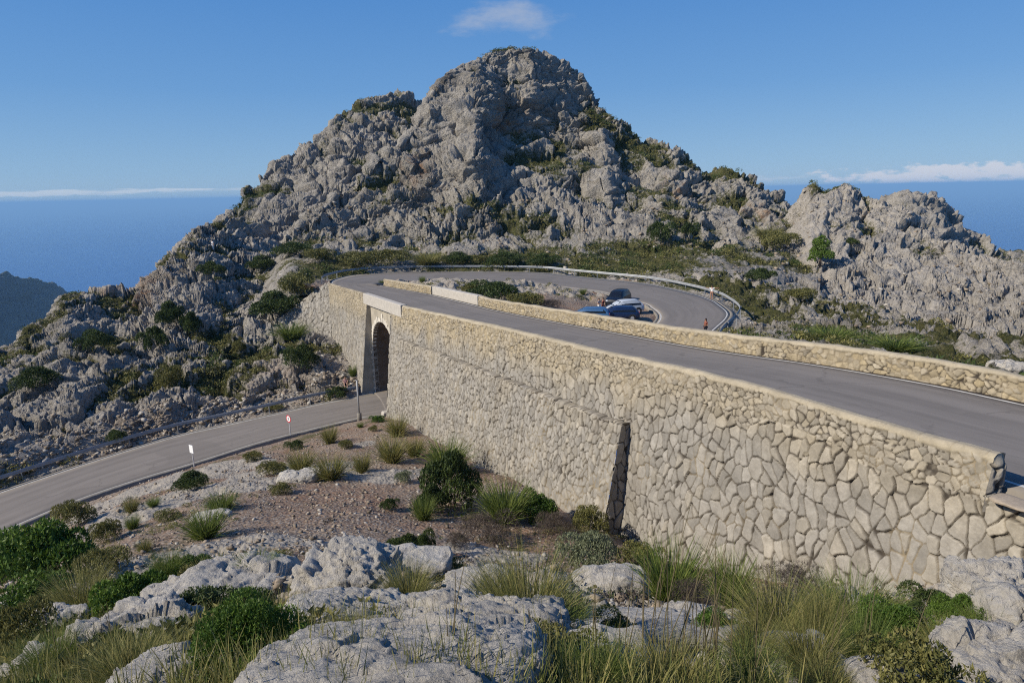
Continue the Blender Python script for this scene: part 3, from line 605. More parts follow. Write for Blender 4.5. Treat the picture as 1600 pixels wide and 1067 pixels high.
# ground inside and right of the loop
ptsG = [CR[i, :3]-np.array([0, 0, .3]) for i in range(kU, kL, 8)]+[CR[i, :3]-np.array([0, 0, .3]) for i in range(0, kU, 24)]
for px, py, y in [(780, 452, 82), (850, 462, 78), (720, 447, 86), (900, 470, 77), (1200, 500, 72), (1250, 520, 60), (1200, 455, 92), (1250, 470, 92), (1170, 520, 62), (1300, 545, 46), (1400, 565, 37), (1150, 440, 92)]: ptsG.append(PY(px, py, y))
for px, py in ((965, 474), (985, 490), (965, 498), (925, 502), (1000, 500), (945, 480)): ptsG.append(PZ(px, py, -12.95))
xs = np.arange(-26, 46, .22); ys = np.arange(10, 108, .25); Xg, Yg = np.meshgrid(xs, ys); G1 = np.stack([Xg, Yg, 0*Xg], -1); G1[..., 2] = tps(ptsG, G1.reshape(-1, 3)).reshape(Xg.shape)
P = G1.reshape(-1, 3); lot = np.exp(-(((P[:, 0]-10)/7.5)**2+((P[:, 1]-70.5)/8.5)**2)**2)
rd = rock_disp(P, [(3.4, 1.0), (1.3, .55), (.5, .24)], 307)*(1+.9*sstep(24, 32, P[:, 0])); dl = seg_near(P, seg_loop)[0]-3.6; f = (1-np.clip(lot*1.6, 0, 1))*sstep(0, 3, dl); P = P.copy(); P[:, 2] += f*(rd+.15)+fbm(P, 1.2, 4, 309)*.05
clampto(P, seg_loop, .5, .8, .3); clampto(P, seg_hidden, 2.6, 2.0, .2); u, n = UN(P); ins = (n > -1) & (n < nfront(u)+.9) & (u < 79.5)
P[ins, 2] = np.minimum(P[ins, 2], deck(u[ins])-.6)
m = (n > nfront(u)+.4) & (u < 75); P[m, 2] = np.minimum(P[m, 2], deck(u[m])-.5+np.maximum(n[m]-nfront(u[m])-1, 0)*.25)
tun = (u > 50.6) & (u < 58.2) & (n < 10); P[tun, 2] = np.minimum(P[tun, 2], -20)
k = ~((n < 1.2) & (u < 79)) & ~((n > -1.5) & (n < 9.5) & (u > 48) & (u < 60.5))
Fc = grid_faces(*Xg.shape); Fc = Fc[k[Fc].all(1)]; nrm = grid_normals(P.reshape(G1.shape)).reshape(-1, 3); nrm *= np.sign(nrm[:, 2].mean())
vg = np.clip(f*(.58+fbm(P, 4, 4, 321)*.9), 0, 1)
if np.cross(P[Fc[0, 1]]-P[Fc[0, 0]], P[Fc[0, 2]]-P[Fc[0, 1]])[2] < 0: Fc = Fc[:, ::-1]
o = mesh_np('loop_ground', P, Fc, 4, M['ground'], True, attrs={'veg': vg, 'rock': f*.62, 'stain': 0*vg}); tag(o, kind='structure'); TERR.append((o, P, nrm, vg, Fc))
o.data.materials.append(M['rock']); ctr = P[Fc].mean(1); inside = ((ctr[:, 0] < 17.5) & (ctr[:, 1] > 57) & (ctr[:, 1] < 96)); o.data.polygons.foreach_set('material_index', (~inside).astype(np.int32))
# sea
m, t, b = newmat('sea_water', .28, .5); b.inputs['IOR'].default_value = 1.33
sn = noise(t, .00035, 6, .6); t.links.new(mixc(t, mrange(t, sn, .35, .65), (.006, .058, .215), (.010, .075, .255)), b.inputs['Base Color']); bump(t, b, noise(t, .02, 5, .65), .25, 6.0)
mb = MB(); R0 = 300000.0; mb.add([(R0*math.cos(a), R0*math.sin(a), -680) for a in np.linspace(0, 2*math.pi, 97)[:-1]], [list(range(96))]); tag(mb.build('sea', m), kind='structure')
# ------------------------------------------------------------------ masonry
def worley2(a, h, seed):
    X = np.floor(a).astype(np.int64); Y = np.floor(h).astype(np.int64); z0 = np.zeros_like(X)
    f1 = np.full(len(a), 9., np.float32); f2 = f1.copy(); idd = np.zeros(len(a), np.float32); ox = idd.copy(); oy = idd.copy()
    for dx in (-1, 0, 1):
        for dy in (-1, 0, 1):
            q = _h(X+dx, Y+dy, z0, seed); jx = (q & np.uint32(1023)).astype(np.float32)/1023; jy = ((q >> np.uint32(10)) & np.uint32(1023)).astype(np.float32)/1023; jz = ((q >> np.uint32(20)) & np.uint32(1023)).astype(np.float32)/1023
            ex = (a-(X+dx+.5+(jx-.5)*.96)).astype(np.float32); ey = (h-(Y+dy+.5+(jy-.5)*.96)).astype(np.float32)
            d = np.maximum(np.abs(ex)*.95+np.abs(ey)*.22, np.abs(ey)*.92+np.abs(ex)*.26)*.55+np.sqrt(ex*ex+ey*ey)*.5
            m = d < f1; f2 = np.where(m, f1, np.minimum(f2, d)); idd = np.where(m, jz, idd); ox = np.where(m, ex, ox); oy = np.where(m, ey, oy); f1 = np.where(m, d, f1)
    return f1, f2, idd, ox, oy
def masonry(a, h, sizefn, hb, seed, cope=.10, relief=1.0, yellow=1.0, greyband=True):
    """stones over (metres along, metres down from the outer top edge): displacement and colour"""
    P3 = np.stack([a, h, a*0+seed], 1).astype(np.float32)
    w1 = vnoise(P3, .9, seed)*.16+vnoise(P3, .3, seed+2)*.055; w2 = vnoise(P3, .9, seed+1)*.14+vnoise(P3, .3, seed+3)*.05
    s = sizefn(a); grid = np.linspace(a.min()-1, a.max()+1, 600); cum = np.concatenate([[0], np.cumsum(np.diff(grid)/sizefn(grid[:-1]))])
    lean = vnoise(P3, 5, seed+9)*.25
    b1 = worley2(np.interp(a+w1, grid, cum)+lean*h/s*.5, (h+w2)/(s*1.6), seed)
    sm = np.minimum(.27, s*.72)
    b2 = worley2((a+w1)/.27 if sm.max() > .26 and sm.min() > .26 else (a+w1)/.25, (h+w2)/.22, seed+50)
    zb = (h < hb+vnoise(P3, 1.1, seed+12)*.35) | (vnoise(P3, .85, seed+14)+.5*vnoise(P3, .4, seed+15) > .82)
    F1, F2, ID, OX, OY = [np.where(zb, q, p) for p, q in zip(b1, b2)]
    S = np.where(zb, .26, s); g = (F2-F1)*S
    open_ = .020+.018*sstep(-.2, .6, vnoise(P3, .7, seed+21)); t = sstep(open_*.3, open_*.3+.034, g)
    fine = fbm(P3, .22, 4, seed+31); mort = sstep(.0, .5, fbm(P3, 1.6, 3, seed+33)+np.where(zb, .18, -.12))
    depth = np.where(zb, .05, .085)*(1-.5*mort)
    d = -(1-t)*depth+t*((ID-.5)*.085+(OX*(ID*7 % 1-.5)+OY*(ID*13 % 1-.5))*S*.17)+fine*.026
    d *= relief
    yl = sstep(hb+1.5, hb*.5, h+vnoise(P3, 1.8, seed+40)*.9)*yellow; yl = np.clip(yl+sstep(.35, .7, fbm(P3, 2.2, 3, seed+44))*.32*yellow, 0, 1)*(.55+.45*(ID*31 % 1))
    yl = yl*np.interp(a, [0, 14, 30], [.40, .65, 1]) if seed == 3 else yl
    grey = np.array([.305, .283, .245]); tan = np.array([.40, .325, .20]); warm = np.array([.37, .33, .26])
    c = grey[None]*(1-yl[:, None])+tan[None]*yl[:, None]; k = sstep(.6, .9, ID)[:, None]*.5; c = c*(1-k)+warm*k
    c = c*(.80+.36*((ID*17) % 1))[:, None]*(1+.25*fine[:, None])
    st = (sstep(.30, .62, fbm(P3*np.array([1, .25, 1]), 1.3, 3, seed+47))*.35)[:, None]; c = c*(1-st)+np.array([.22, .19, .15])*st
    j = (1-t)[:, None]; mc = np.array([.33, .27, .18])*mort[:, None]*.8+np.array([.06, .05, .04])*(1-mort[:, None]); c = c*(1-j)+mc*j
    cp_ = sstep(cope+.10, cope-.02, h+vnoise(P3, .5, seed+60)*.10)                 # mortared coping on top
    cj = np.minimum(np.abs(((a+w1*2)/.95) % 1-.5)*2, 1); cc = np.array([.43, .37, .265])*(.92+.16*fbm(P3, .8, 3, seed+61))[:, None]
    d = d*(1-cp_)+cp_*(.02+fbm(P3, .7, 3, seed+62)*.03-.03*sstep(.96, .995, cj)); c = c*(1-cp_[:, None])+cc*cp_[:, None]
    return d, np.clip(c, .02, .8)
def wall_section(name, us, hs, basefn, batter, off, inner, stonefn, mask=None, parent=None, top=0.42, rough_top=.03, thick_dir=1):
    """basefn(u) -> n of the outer top edge; cross-section: inner face (h < -top), top (-top..0), battered outer face (h > 0)"""
    Ug, Hg = np.meshgrid(us, hs); u = Ug.ravel(); h = Hg.ravel(); zt = ztop(u)-off[1]
    nn = basefn(u); r = .07
    face = h > 0; tp = (h <= 0) & (h > -top); inn = h <= -top
    n_ = np.where(face, -off[0]-batter*h, np.where(tp, -off[0]-h, -off[0]+top)); z_ = np.where(face, zt-h, np.where(tp, zt, zt+(h+top)))
    e1 = np.exp(-(h/r)**2); e2 = np.exp(-((h+top)/r)**2); z_ = z_-.035*e1-.035*e2; n_ = n_+.03*e1-.03*e2
    d, c = stonefn(u, np.where(face, h, np.where(inn, np.abs(h)-top, 0)))
    blend = sstep(-.05, .05, h); bi = sstep(-top+.05, -top-.05, h)
    dn = -blend+bi; dz = 1-np.abs(dn)*.95
    n_ = n_+dn*d; z_ = z_+dz*d*1.2; P3 = np.stack([u, h, u*0], 1); z_ = z_+(fbm(P3, 1.3, 3, 5)*rough_top)*(h < .25)
    N_ = nn+thick_dir*n_; XY = A0[None]+u[:, None]*U2+N_[:, None]*N2; P = np.concatenate([XY, z_[:, None]], 1)
    Fc = grid_faces(*Ug.shape)
    if thick_dir < 0: Fc = Fc[:, ::-1]
    if mask is not None: k = mask(u, h); Fc = Fc[k[Fc].all(1)]
    return mesh_np(name, P, Fc, 4, M['stone'], True, parent=parent, attrs={'Col': c})
def spaced(a, b, k=.0011, base=18): 
    out = [a]
    while out[-1] < b: out.append(out[-1]+k*(base+max(out[-1], 0)))
    return np.array(out[:-1]+[b])
size_main = lambda u: np.interp(u, [-4, 0, 6, 12, 20, 30, 50, 80], [.37, .37, .36, .34, .33, .32, .31, .30])
hs_f = np.concatenate([np.arange(-1.5, .15, .033), np.arange(.15, 3.3, .036), np.arange(3.3, 12.5, .042)])
rw = empty('retaining_wall', W3(14, 0, -13)); tag(rw, 'long battered rubble stone retaining wall carrying the upper road towards the camera', 'retaining wall')
zero = lambda u: u*0
def inv(o, root): o.parent = root; o.matrix_parent_inverse = root.matrix_world.inverted() if False else Matrix.Translation(-root.location); return o
inv(wall_section('wall_face', spaced(-7.5, 50.28), hs_f, zero, B_MAIN, (0, 0), None, lambda a, h: masonry(a, h, size_main, 1.15, 3),
    mask=lambda u, h: ~((u > 14.6) & (u < 46.2) & (h > 3.35)) & ~((u < -.02) & (h < .98)) & ~((u > 46.95) & (h < .98))), rw)
# rough end of the parapet
hh = np.arange(0, 1.35, .03); nn_ = np.arange(0, 1.001, .06)
Ng, Hg = np.meshgrid(nn_, hh); h = Hg.ravel(); f = Ng.ravel(); n0 = -B_MAIN*h-.06; n1 = .49+0*h; nv = n0+(n1-n0)*f; d, c = masonry(nv+40, h+.3, lambda a: a*0+.35, 0, 77, yellow=.3)
bulge = .05+.12*np.sin(np.pi*np.clip(f, 0, 1))*sstep(0, .25, h)-.02; uu = -bulge-d*.9; zz = ztop(0)+.035-h-.07*(1-np.sin(np.pi*f))
P = np.concatenate([A0[None]+uu[:, None]*U2+nv[:, None]*N2, zz[:, None]], 1)
inv(mesh_np('end_face', P, grid_faces(*Ng.shape)[:, ::-1], 4, M['stone'], True, attrs={'Col': c}), rw)
p = W3(-.62, -.14, deck(0)-.05); bm = bmesh.new(); bmesh.ops.create_icosphere(bm, subdivisions=4, radius=1.0); V = np.array([v.co[:] for v in bm.verts]); Fc = np.array([[v.index for v in f.verts] for f in bm.faces]); bm.free()
V = V/(np.sum(np.abs(V)**4, axis=1)**.25)[:, None]*np.array([.42, .30, .06])*(1+.16*fbm(V, .9, 3, 9))[:, None]; ca, sa = -U2[0], -U2[1]; V = np.stack([V[:, 0]*ca-V[:, 1]*sa, V[:, 0]*sa+V[:, 1]*ca, V[:, 2]], 1)+p
inv(mesh_np('end_slab', V, Fc, 3, M['stone'], True, attrs={'Col': np.tile([.36, .30, .23], (len(V), 1))}), rw)
# thicker lower wall standing in front of it
bt = empty('buttress_wall', W3(30, -1, -16)); tag(bt, 'thicker lower wall of small stones standing against the tall wall, ending in a dark corner', 'wall')
hs_b = np.concatenate([np.arange(-.5, .1, .05), np.arange(.1, 9.4, .042)])
def bmask(u, h): return h > -.62
Ug = spaced(13.9, 46.6); 
inv(wall_section('wall_face', Ug, hs_b, zero, B_BUT, (O_BUT+.02, 2.72), None, lambda a, h: masonry(a+200, h+.35, lambda q: q*0+.26, .0, 13, cope=.12, yellow=.35), top=.5, rough_top=.10), bt)
hh = np.arange(0, 7.5, .04); Ng, Hg = np.meshgrid(np.linspace(0, 1, 30), hh); h = Hg.ravel(); f = Ng.ravel(); zt = ztop(13.9)-2.72; n0 = -O_BUT-.02-B_BUT*h; n1 = -B_MAIN*(h+2.7)+.1; nv = n0+(n1-n0)*f; d, c = masonry(nv+60, h+.4, lambda a: a*0+.42, 0, 79, yellow=.1)
uu = 13.9-d; P = np.concatenate([A0[None]+uu[:, None]*U2+nv[:, None]*N2, (zt-h)[:, None]], 1)
inv(mesh_np('end_face', P, grid_faces(*Ng.shape)[:, ::-1], 4, M['stone'], True, attrs={'Col': c}), bt)
# wall beyond the arch
lw = empty('abutment_wall', W3(68, 0, -18)); tag(lw, 'tall narrow yellowish stone wall on the far side of the arch, under the start of the loop', 'wall')
inv(wall_section('wall_face', np.arange(58.6, 77.9, .06), np.concatenate([np.arange(-1.5, 0, .06), np.arange(0, 13, .055)]), zero, .12, (0, 0), None, lambda a, h: masonry(a, h+.2, lambda q: q*0+.34, 2.5, 17, yellow=.8)), lw)
def side_cap(u, bat, H, parent, flip, n_in=.42, h0=0.0):
    hs = np.linspace(h0, H, 24); P = []
    for h in hs: P += [W3(u, -bat*h-.01, ztop(u)-h), W3(u, n_in, ztop(u)-h)]
    Fc = grid_faces(len(hs), 2); Fc = Fc if not flip else Fc[:, ::-1]
    inv(mesh_np('wall_return', np.array(P), Fc, 4, M['concrete_old'], False), parent)
side_cap(58.58, .12, 12.5, lw, True, .5); side_cap(50.30, B_MAIN, 12.5, rw, False, .5, .95)
side_cap(46.93, B_MAIN, .97, rw, False); side_cap(77.92, .12, 6, lw, False)
# bridge: face, arch ring, barrel, concrete parapets
br = empty('road_bridge', W3(54.4, 4, -19.7)); tag(br, 'short bridge with a tall round arch carrying the upper road over the lower one', 'bridge')
UC, RW_, ZC, ZS = 54.4, 4.1, -11.85, -15.2
th = np.linspace(0, math.pi, 33); prof = [(UC-RW_, -21.5)]+[(UC-RW_*math.cos(t), ZS+(ZC-ZS)*math.sin(t)) for t in th]+[(UC+RW_, -21.5)]
def arch_face(n, flip):
    V = []; q = []
    for i, (u, z) in enumerate(prof):
        V.append(W3(u, n, z)); V.append(W3(u, n, ztop(u)-.9))
    V = np.array(V); Fc = grid_faces(len(prof), 2)
    b = len(V); ex = [W3(50.2, n, -21.5), W3(50.2, n, ztop(50.2)-.9), W3(58.7, n, ztop(58.7)-.9), W3(58.7, n, -21.5)]
    V = np.concatenate([V, np.array(ex)]); e = len(prof)*2; Fc = np.concatenate([Fc, [[b, 0, 1, b+1]], [[e-2, b+3, b+2, e-1]]])
    return V, (Fc if not flip else Fc[:, ::-1])
V, Fc = arch_face(.22, True); inv(mesh_np('spandrel_wall', V, Fc, 4, M['concrete_old'], False), br)
V, Fc = arch_face(8.35, False); inv(mesh_np('spandrel_wall', V, Fc, 4, M['concrete_old'], False), br)
M['vault'] = simple('vault_render', (0.17, 0.125, 0.09), .95, .05, .3, 1.0, bumps=.5)
ns = np.linspace(.22, 8.35, 12); V = np.array([W3(u, n, z) for u, z in prof for n in ns]); inv(mesh_np('arch_barrel', V, grid_faces(len(prof), len(ns)), 4, M['vault'], False), br)
mb = MB(); rnd = random.Random(5)
def vous(t0, t1, out, proud):
    a = [(UC-RW_*math.cos(t), ZS+(ZC-ZS)*math.sin(t)) for t in (t0, t1)]; o = [(UC-(RW_+out)*math.cos(t), ZS+(ZC-ZS+out)*math.sin(t)) for t in (t0, t1)]
    q = [a[0], a[1], o[1], o[0]]; P = [W3(u, .22-proud, z) for u, z in q]+[W3(u, .55, z) for u, z in q]
    mb.add(P, [(0, 3, 2, 1), (4, 5, 6, 7), (0, 1, 5, 4), (1, 2, 6, 5), (2, 3, 7, 6), (3, 0, 4, 7)])
nv_ = 25
for i in range(nv_):
    t0 = math.pi*i/nv_; t1 = math.pi*(i+1)/nv_-.02; vous(t0, t1, .42+rnd.uniform(-.05, .12)+(.38 if i == nv_//2 else 0), .06+rnd.uniform(0, .05))
for side in (-1, 1):
    z = ZS; k = 0
    while z > -20.0:
        hgt = rnd.uniform(.26, .36); w = .46 if k % 2 else .20; u0 = UC+side*RW_; u1 = u0+side*w; a, b = sorted((u0, u1))
        P = [W3(u, n, zz) for n in (.12-.10*(k % 2), .6) for u, zz in ((a, z-hgt+.03), (b, z-hgt+.03), (b, z), (a, z))]
        mb.add(P, [(0, 3, 2, 1), (4, 5, 6, 7), (0, 1, 5, 4), (1, 2, 6, 5), (2, 3, 7, 6), (3, 0, 4, 7)]); z -= hgt; k += 1
M['voussoir'] = simple('voussoir_stone', (0.58, 0.53, 0.44), .95, .08, .28, 2.4, bumps=.5)
inv(mb.build('arch_ring', M['voussoir']), br)
def block(u0, u1, n0, n1, up, dn, name):
    cs = [(n0+.03, -dn), (n1-.03, -dn), (n1, -dn+.03), (n1, up-.04), (n1-.04, up), (n0+.04, up), (n0, up-.04), (n0, -dn+.03)]
    us_ = np.linspace(u0, u1, 14); V = np.array([W3(u, n, ztop(u)+z) for u in us_ for n, z in cs]); n = 8; Fc = []
    for i in range(13):
        for k in range(n): Fc.append((i*n+k, (i+1)*n+k, (i+1)*n+(k+1) % n, i*n+(k+1) % n))
    me = bpy.data.meshes.new(name); me.from_pydata([tuple(v) for v in V], [], Fc+[list(range(n)), list(range(13*n+n-1, 13*n-1, -1))]); me.materials.append(M['concrete'])
    o = bpy.data.objects.new(name, me); COL.objects.link(o); return inv(o, br)
block(47.0, 59.9, -.13, .45, .05, 1.02, 'concrete_parapet'); block(49.0, 61.4, 7.84, 8.4, .03, .95, 'concrete_parapet')
# far side parapet of the upper road
def rpar(name, u0, u1, label, du=None):
    r = empty(name, W3((u0+u1)/2, nfront((u0+u1)/2), deck((u0+u1)/2))); tag(r, label, 'parapet wall')
    us_ = spaced(u0, u1, .0012, 26) if u0 < 30 else np.arange(u0, u1, .06)
    hs_ = np.concatenate([np.arange(-6.0, -1.5, .3), np.arange(-1.5, 0, .06), np.arange(0, 1.05, .034)])
    inv(wall_section('wall_face', us_, hs_, nfront, 0.02, (0, 0), None, lambda a, h: masonry(a+300, h+.08, lambda q: q*0+.3, 2.0, 23, cope=.16, yellow=1.0, relief=.9), top=.44), r)
    for u, fl in ((u0, False), (u1, True)):
        P = []; hs2 = np.linspace(0, 1.0, 6)
        for h in hs2: P += [W3(u, nfront(u)-.0, ztop(u)-h-.02), W3(u, nfront(u)+.44, ztop(u)-h-.02)]
        inv(mesh_np('end_face', np.array(P), grid_faces(6, 2)[:, ::(-1 if fl else 1)], 4, M['concrete_old'], False), r)
    return r
rpar('roadside_parapet', -14, 48.7, 'long low yellowish stone parapet along the far side of the upper road')
rpar('roadside_parapet', 61.7, 78.2, 'short stretch of low yellowish stone parapet between the loop and the white concrete block')
# dry stone wing wall left of the abutment
tp = [PY(514, 439, 85.2), PY(498, 449, 86.2), (PY(482, 462, 86.8)), PY(462, 478, 87), PY(437, 497, 86.5)]; bo = [PY(518, 552, 80.5), PY(498, 545, 82), PY(482, 540, 83), PY(462, 530, 84), PY(434, 518, 85)]
tp, bo = catmull(np.array(tp), 40), catmull(np.array(bo), 40); ln = np.concatenate([[0], np.cumsum(np.linalg.norm(np.diff(tp, axis=0), axis=1))]); hs_ = np.linspace(0, 1, 150)
V = tp[None]*(1-hs_[:, None, None])+bo[None]*hs_[:, None, None]; a = np.broadcast_to(ln, V.shape[:2]).ravel(); h = np.linalg.norm(V-tp[None], axis=-1).ravel()
d, c = masonry(a+500, h+.5, lambda q: q*0+.46, 0, 33, cope=-1, yellow=.12, relief=1.6); nrm = grid_normals(V).reshape(-1, 3); nrm *= -np.sign(nrm[:, 1].mean())
ww = mesh_np('wing_wall', V.reshape(-1, 3)+nrm*d[:, None], grid_faces(*V.shape[:2]), 4, M['stone'], True, attrs={'Col': c}); tag(ww, 'rough dry stone wing wall sloping down to the left from the corner of the loop', 'wall')
# kerb stone block where the buttress meets the lower road
p = PZ(604, 657, -19.9); mb = MB(); mb.box((p[0], p[1], p[2]+.42), (.85, .8, .95), .5, .82, .09); o = mb.build('concrete_block', M['concrete']); tag(o, 'squat weathered concrete block at the road edge by the foot of the wall', 'concrete block')

# ------------------------------------------------------------------ guard rails
def guard_rail(path, label, h=.56, spacing=4.0, side=1, terminal=False):
    seg = np.concatenate([[0], np.cumsum(np.linalg.norm(np.diff(path[:, :2], axis=0), axis=1))]); n = int(seg[-1]/.8); s = np.linspace(0, seg[-1], n)
    P = np.stack([np.interp(s, seg, path[:, k]) for k in range(3)], 1); t = np.gradient(P[:, :2], axis=0); t /= np.linalg.norm(t, axis=1)[:, None]; nr = np.stack([-t[:, 1], t[:, 0]], 1)*side
    prof_ = [(0, 0), (.012, .03), (-.055, .07), (-.055, .11), (.01, .145), (.01, .17), (-.055, .205), (-.055, .245), (.012, .285), (0, .315)]
    root = empty('guard_rail', tuple(P[0])); tag(root, label, 'guard rail')
    V = []; 
    for dx, dz in prof_+[(x+.008, z) for x, z in prof_[::-1]]: V.append(np.concatenate([P[:, :2]+nr*dx, P[:, 2:3]+h+dz], 1))
    V = np.stack(V, 1); w = V.shape[1]; V = np.concatenate([V, V[:, :1]], 1)
    o = mesh_np('beam', V.reshape(-1, 3), grid_faces(n, w+1), 4, M['galv'], False); inv(o, root)
    pm = None
    for k, ss in enumerate(np.arange(.6, seg[-1], spacing)):
        c = np.array([np.interp(ss, s, P[:, j]) for j in range(3)]); tt = np.array([np.interp(ss, s, t[:, j]) for j in range(2)]); nn2 = np.array([np.interp(ss, s, nr[:, j]) for j in range(2)])
        if pm is None:
            m = MB(); m.box((0, .05, .2), (.05, .10, 1.36)); m.box((0, -.01, .70), (.12, .06, .2)); pm = m.build('post', M['galv']); oo = pm
        else: oo = pm.copy(); COL.objects.link(oo)
        oo.parent = root; oo.location = (c[0]-root.location.x+nn2[0]*.05, c[1]-root.location.y+nn2[1]*.05, c[2]-root.location.z); oo.rotation_euler = (0, 0, math.atan2(nn2[1], nn2[0])-math.pi/2)
    return root
loopP = offset(Lf[kU-1:kL+10], .95); loopP[:, 2] += .02
guard_rail(loopP, 'long curved steel guard rail round the outside of the hairpin loop', side=1)
lowP = offset(Rf[iv+12:NF], -1.15); lowP[:, 2] -= .02
guard_rail(lowP, 'steel guard rail along the far edge of the lower road on the left', side=-1)

# ------------------------------------------------------------------ signs and mast
M['sign_red'] = simple('sign_red', (.50, .03, .04), .4, .4, .05); M['sign_white'] = simple('sign_white', (.80, .80, .78), .4, .4, .04); M['sign_dark'] = simple('sign_dark', (.05, .05, .06), .5, .3, .05); M['sign_grey'] = simple('sign_grey', (.16, .19, .24), .5, .3, .1)
def disc(mb, r0, r1, y, n=28):
    P = [(r*math.cos(2*math.pi*k/n), y, r*math.sin(2*math.pi*k/n)) for r in (r0, r1) for k in range(n)]
    if r0 <= 0: mb.add(P[n:], [list(range(n))])
    else: mb.add(P, [(k, (k+1) % n, n+(k+1) % n, n+k) for k in range(n)])
def shift(o, z): o.location = (0, 0, z); return o
M['post'] = simple('post_grey', (.50, .50, .50), .5, .4, .1)
sg = empty('round_road_sign', tuple(PZ(453.5, 684, -20.15)), math.radians(-38)); tag(sg, 'round red and white road sign on a thin post beside the lower road', 'road sign')
m = MB(); m.tube([(0, .05, -.3), (0, .05, 1.95)], .045, 8); m.build('post', M['post'], sg)
m = MB(); m.tube([(0, -.005, 0), (0, .012, 0)], .33, 28); shift(m.build('plate', M['galv'], sg), 1.72)
m = MB(); disc(m, .0, .255, -.012); shift(m.build('white_face', M['sign_white'], sg), 1.72)
m = MB(); disc(m, .25, .335, -.016); shift(m.build('red_ring', M['sign_red'], sg), 1.72)
m = MB(); m.box((-.05, -.020, 0), (.045, .006, .26)); m.box((.06, -.020, 0), (.045, .006, .26)); shift(m.build('black_mark', M['sign_dark'], sg), 1.72)
sg = empty('plate_road_sign', tuple(PZ(303.5, 735, -20.5)), math.radians(-36)); tag(sg, 'white rectangular road sign on a leaning thin post beside the lower road', 'road sign')
m = MB(); m.tube([(0, .04, -.3), (0, .04, 2.05)], .045, 8); m.build('post', M['post'], sg)
m = MB(); m.box((0, 0, 1.74), (.52, .03, .64), bev=.008); m.build('plate', M['sign_white'], sg); sg.rotation_euler[1] = math.radians(-2)
sg = empty('small_road_sign', tuple(PZ(617, 645, -19.7)), math.radians(-55)); tag(sg, 'small dark rectangular sign on a short post at the foot of the arch wall', 'road sign')
m = MB(); m.tube([(0, .03, -.5), (0, .03, 1.35)], .03, 8); m.build('post', M['galv'], sg)
m = MB(); m.box((0, 0, 1.1), (.42, .03, .72), bev=.008); m.build('plate', M['sign_grey'], sg)
ms = empty('metal_mast', tuple(PZ(562.5, 665, -19.85)), .3); tag(ms, 'thin grey metal mast in a thick pipe sleeve beside the lower road', 'mast')
m = MB(); m.box((0, 0, -.03), (1.25, .95, .2), bev=.03); m.build('concrete_foot', M['concrete'], ms)
m = MB(); m.tube([(0, 0, 0), (0, 0, 1.15), (0, 0, 1.17)], [.20, .20, .17], 18); m.build('pipe_sleeve', M['kerb'], ms, True)
m = MB(); m.tube([(0, 0, 1.0), (0, 0, 4.15)], .075, 12); m.tube([(0, 0, 4.1), (-.12, 0, 4.2)], .05, 8); m.build('pole', M['galv'], ms, True)
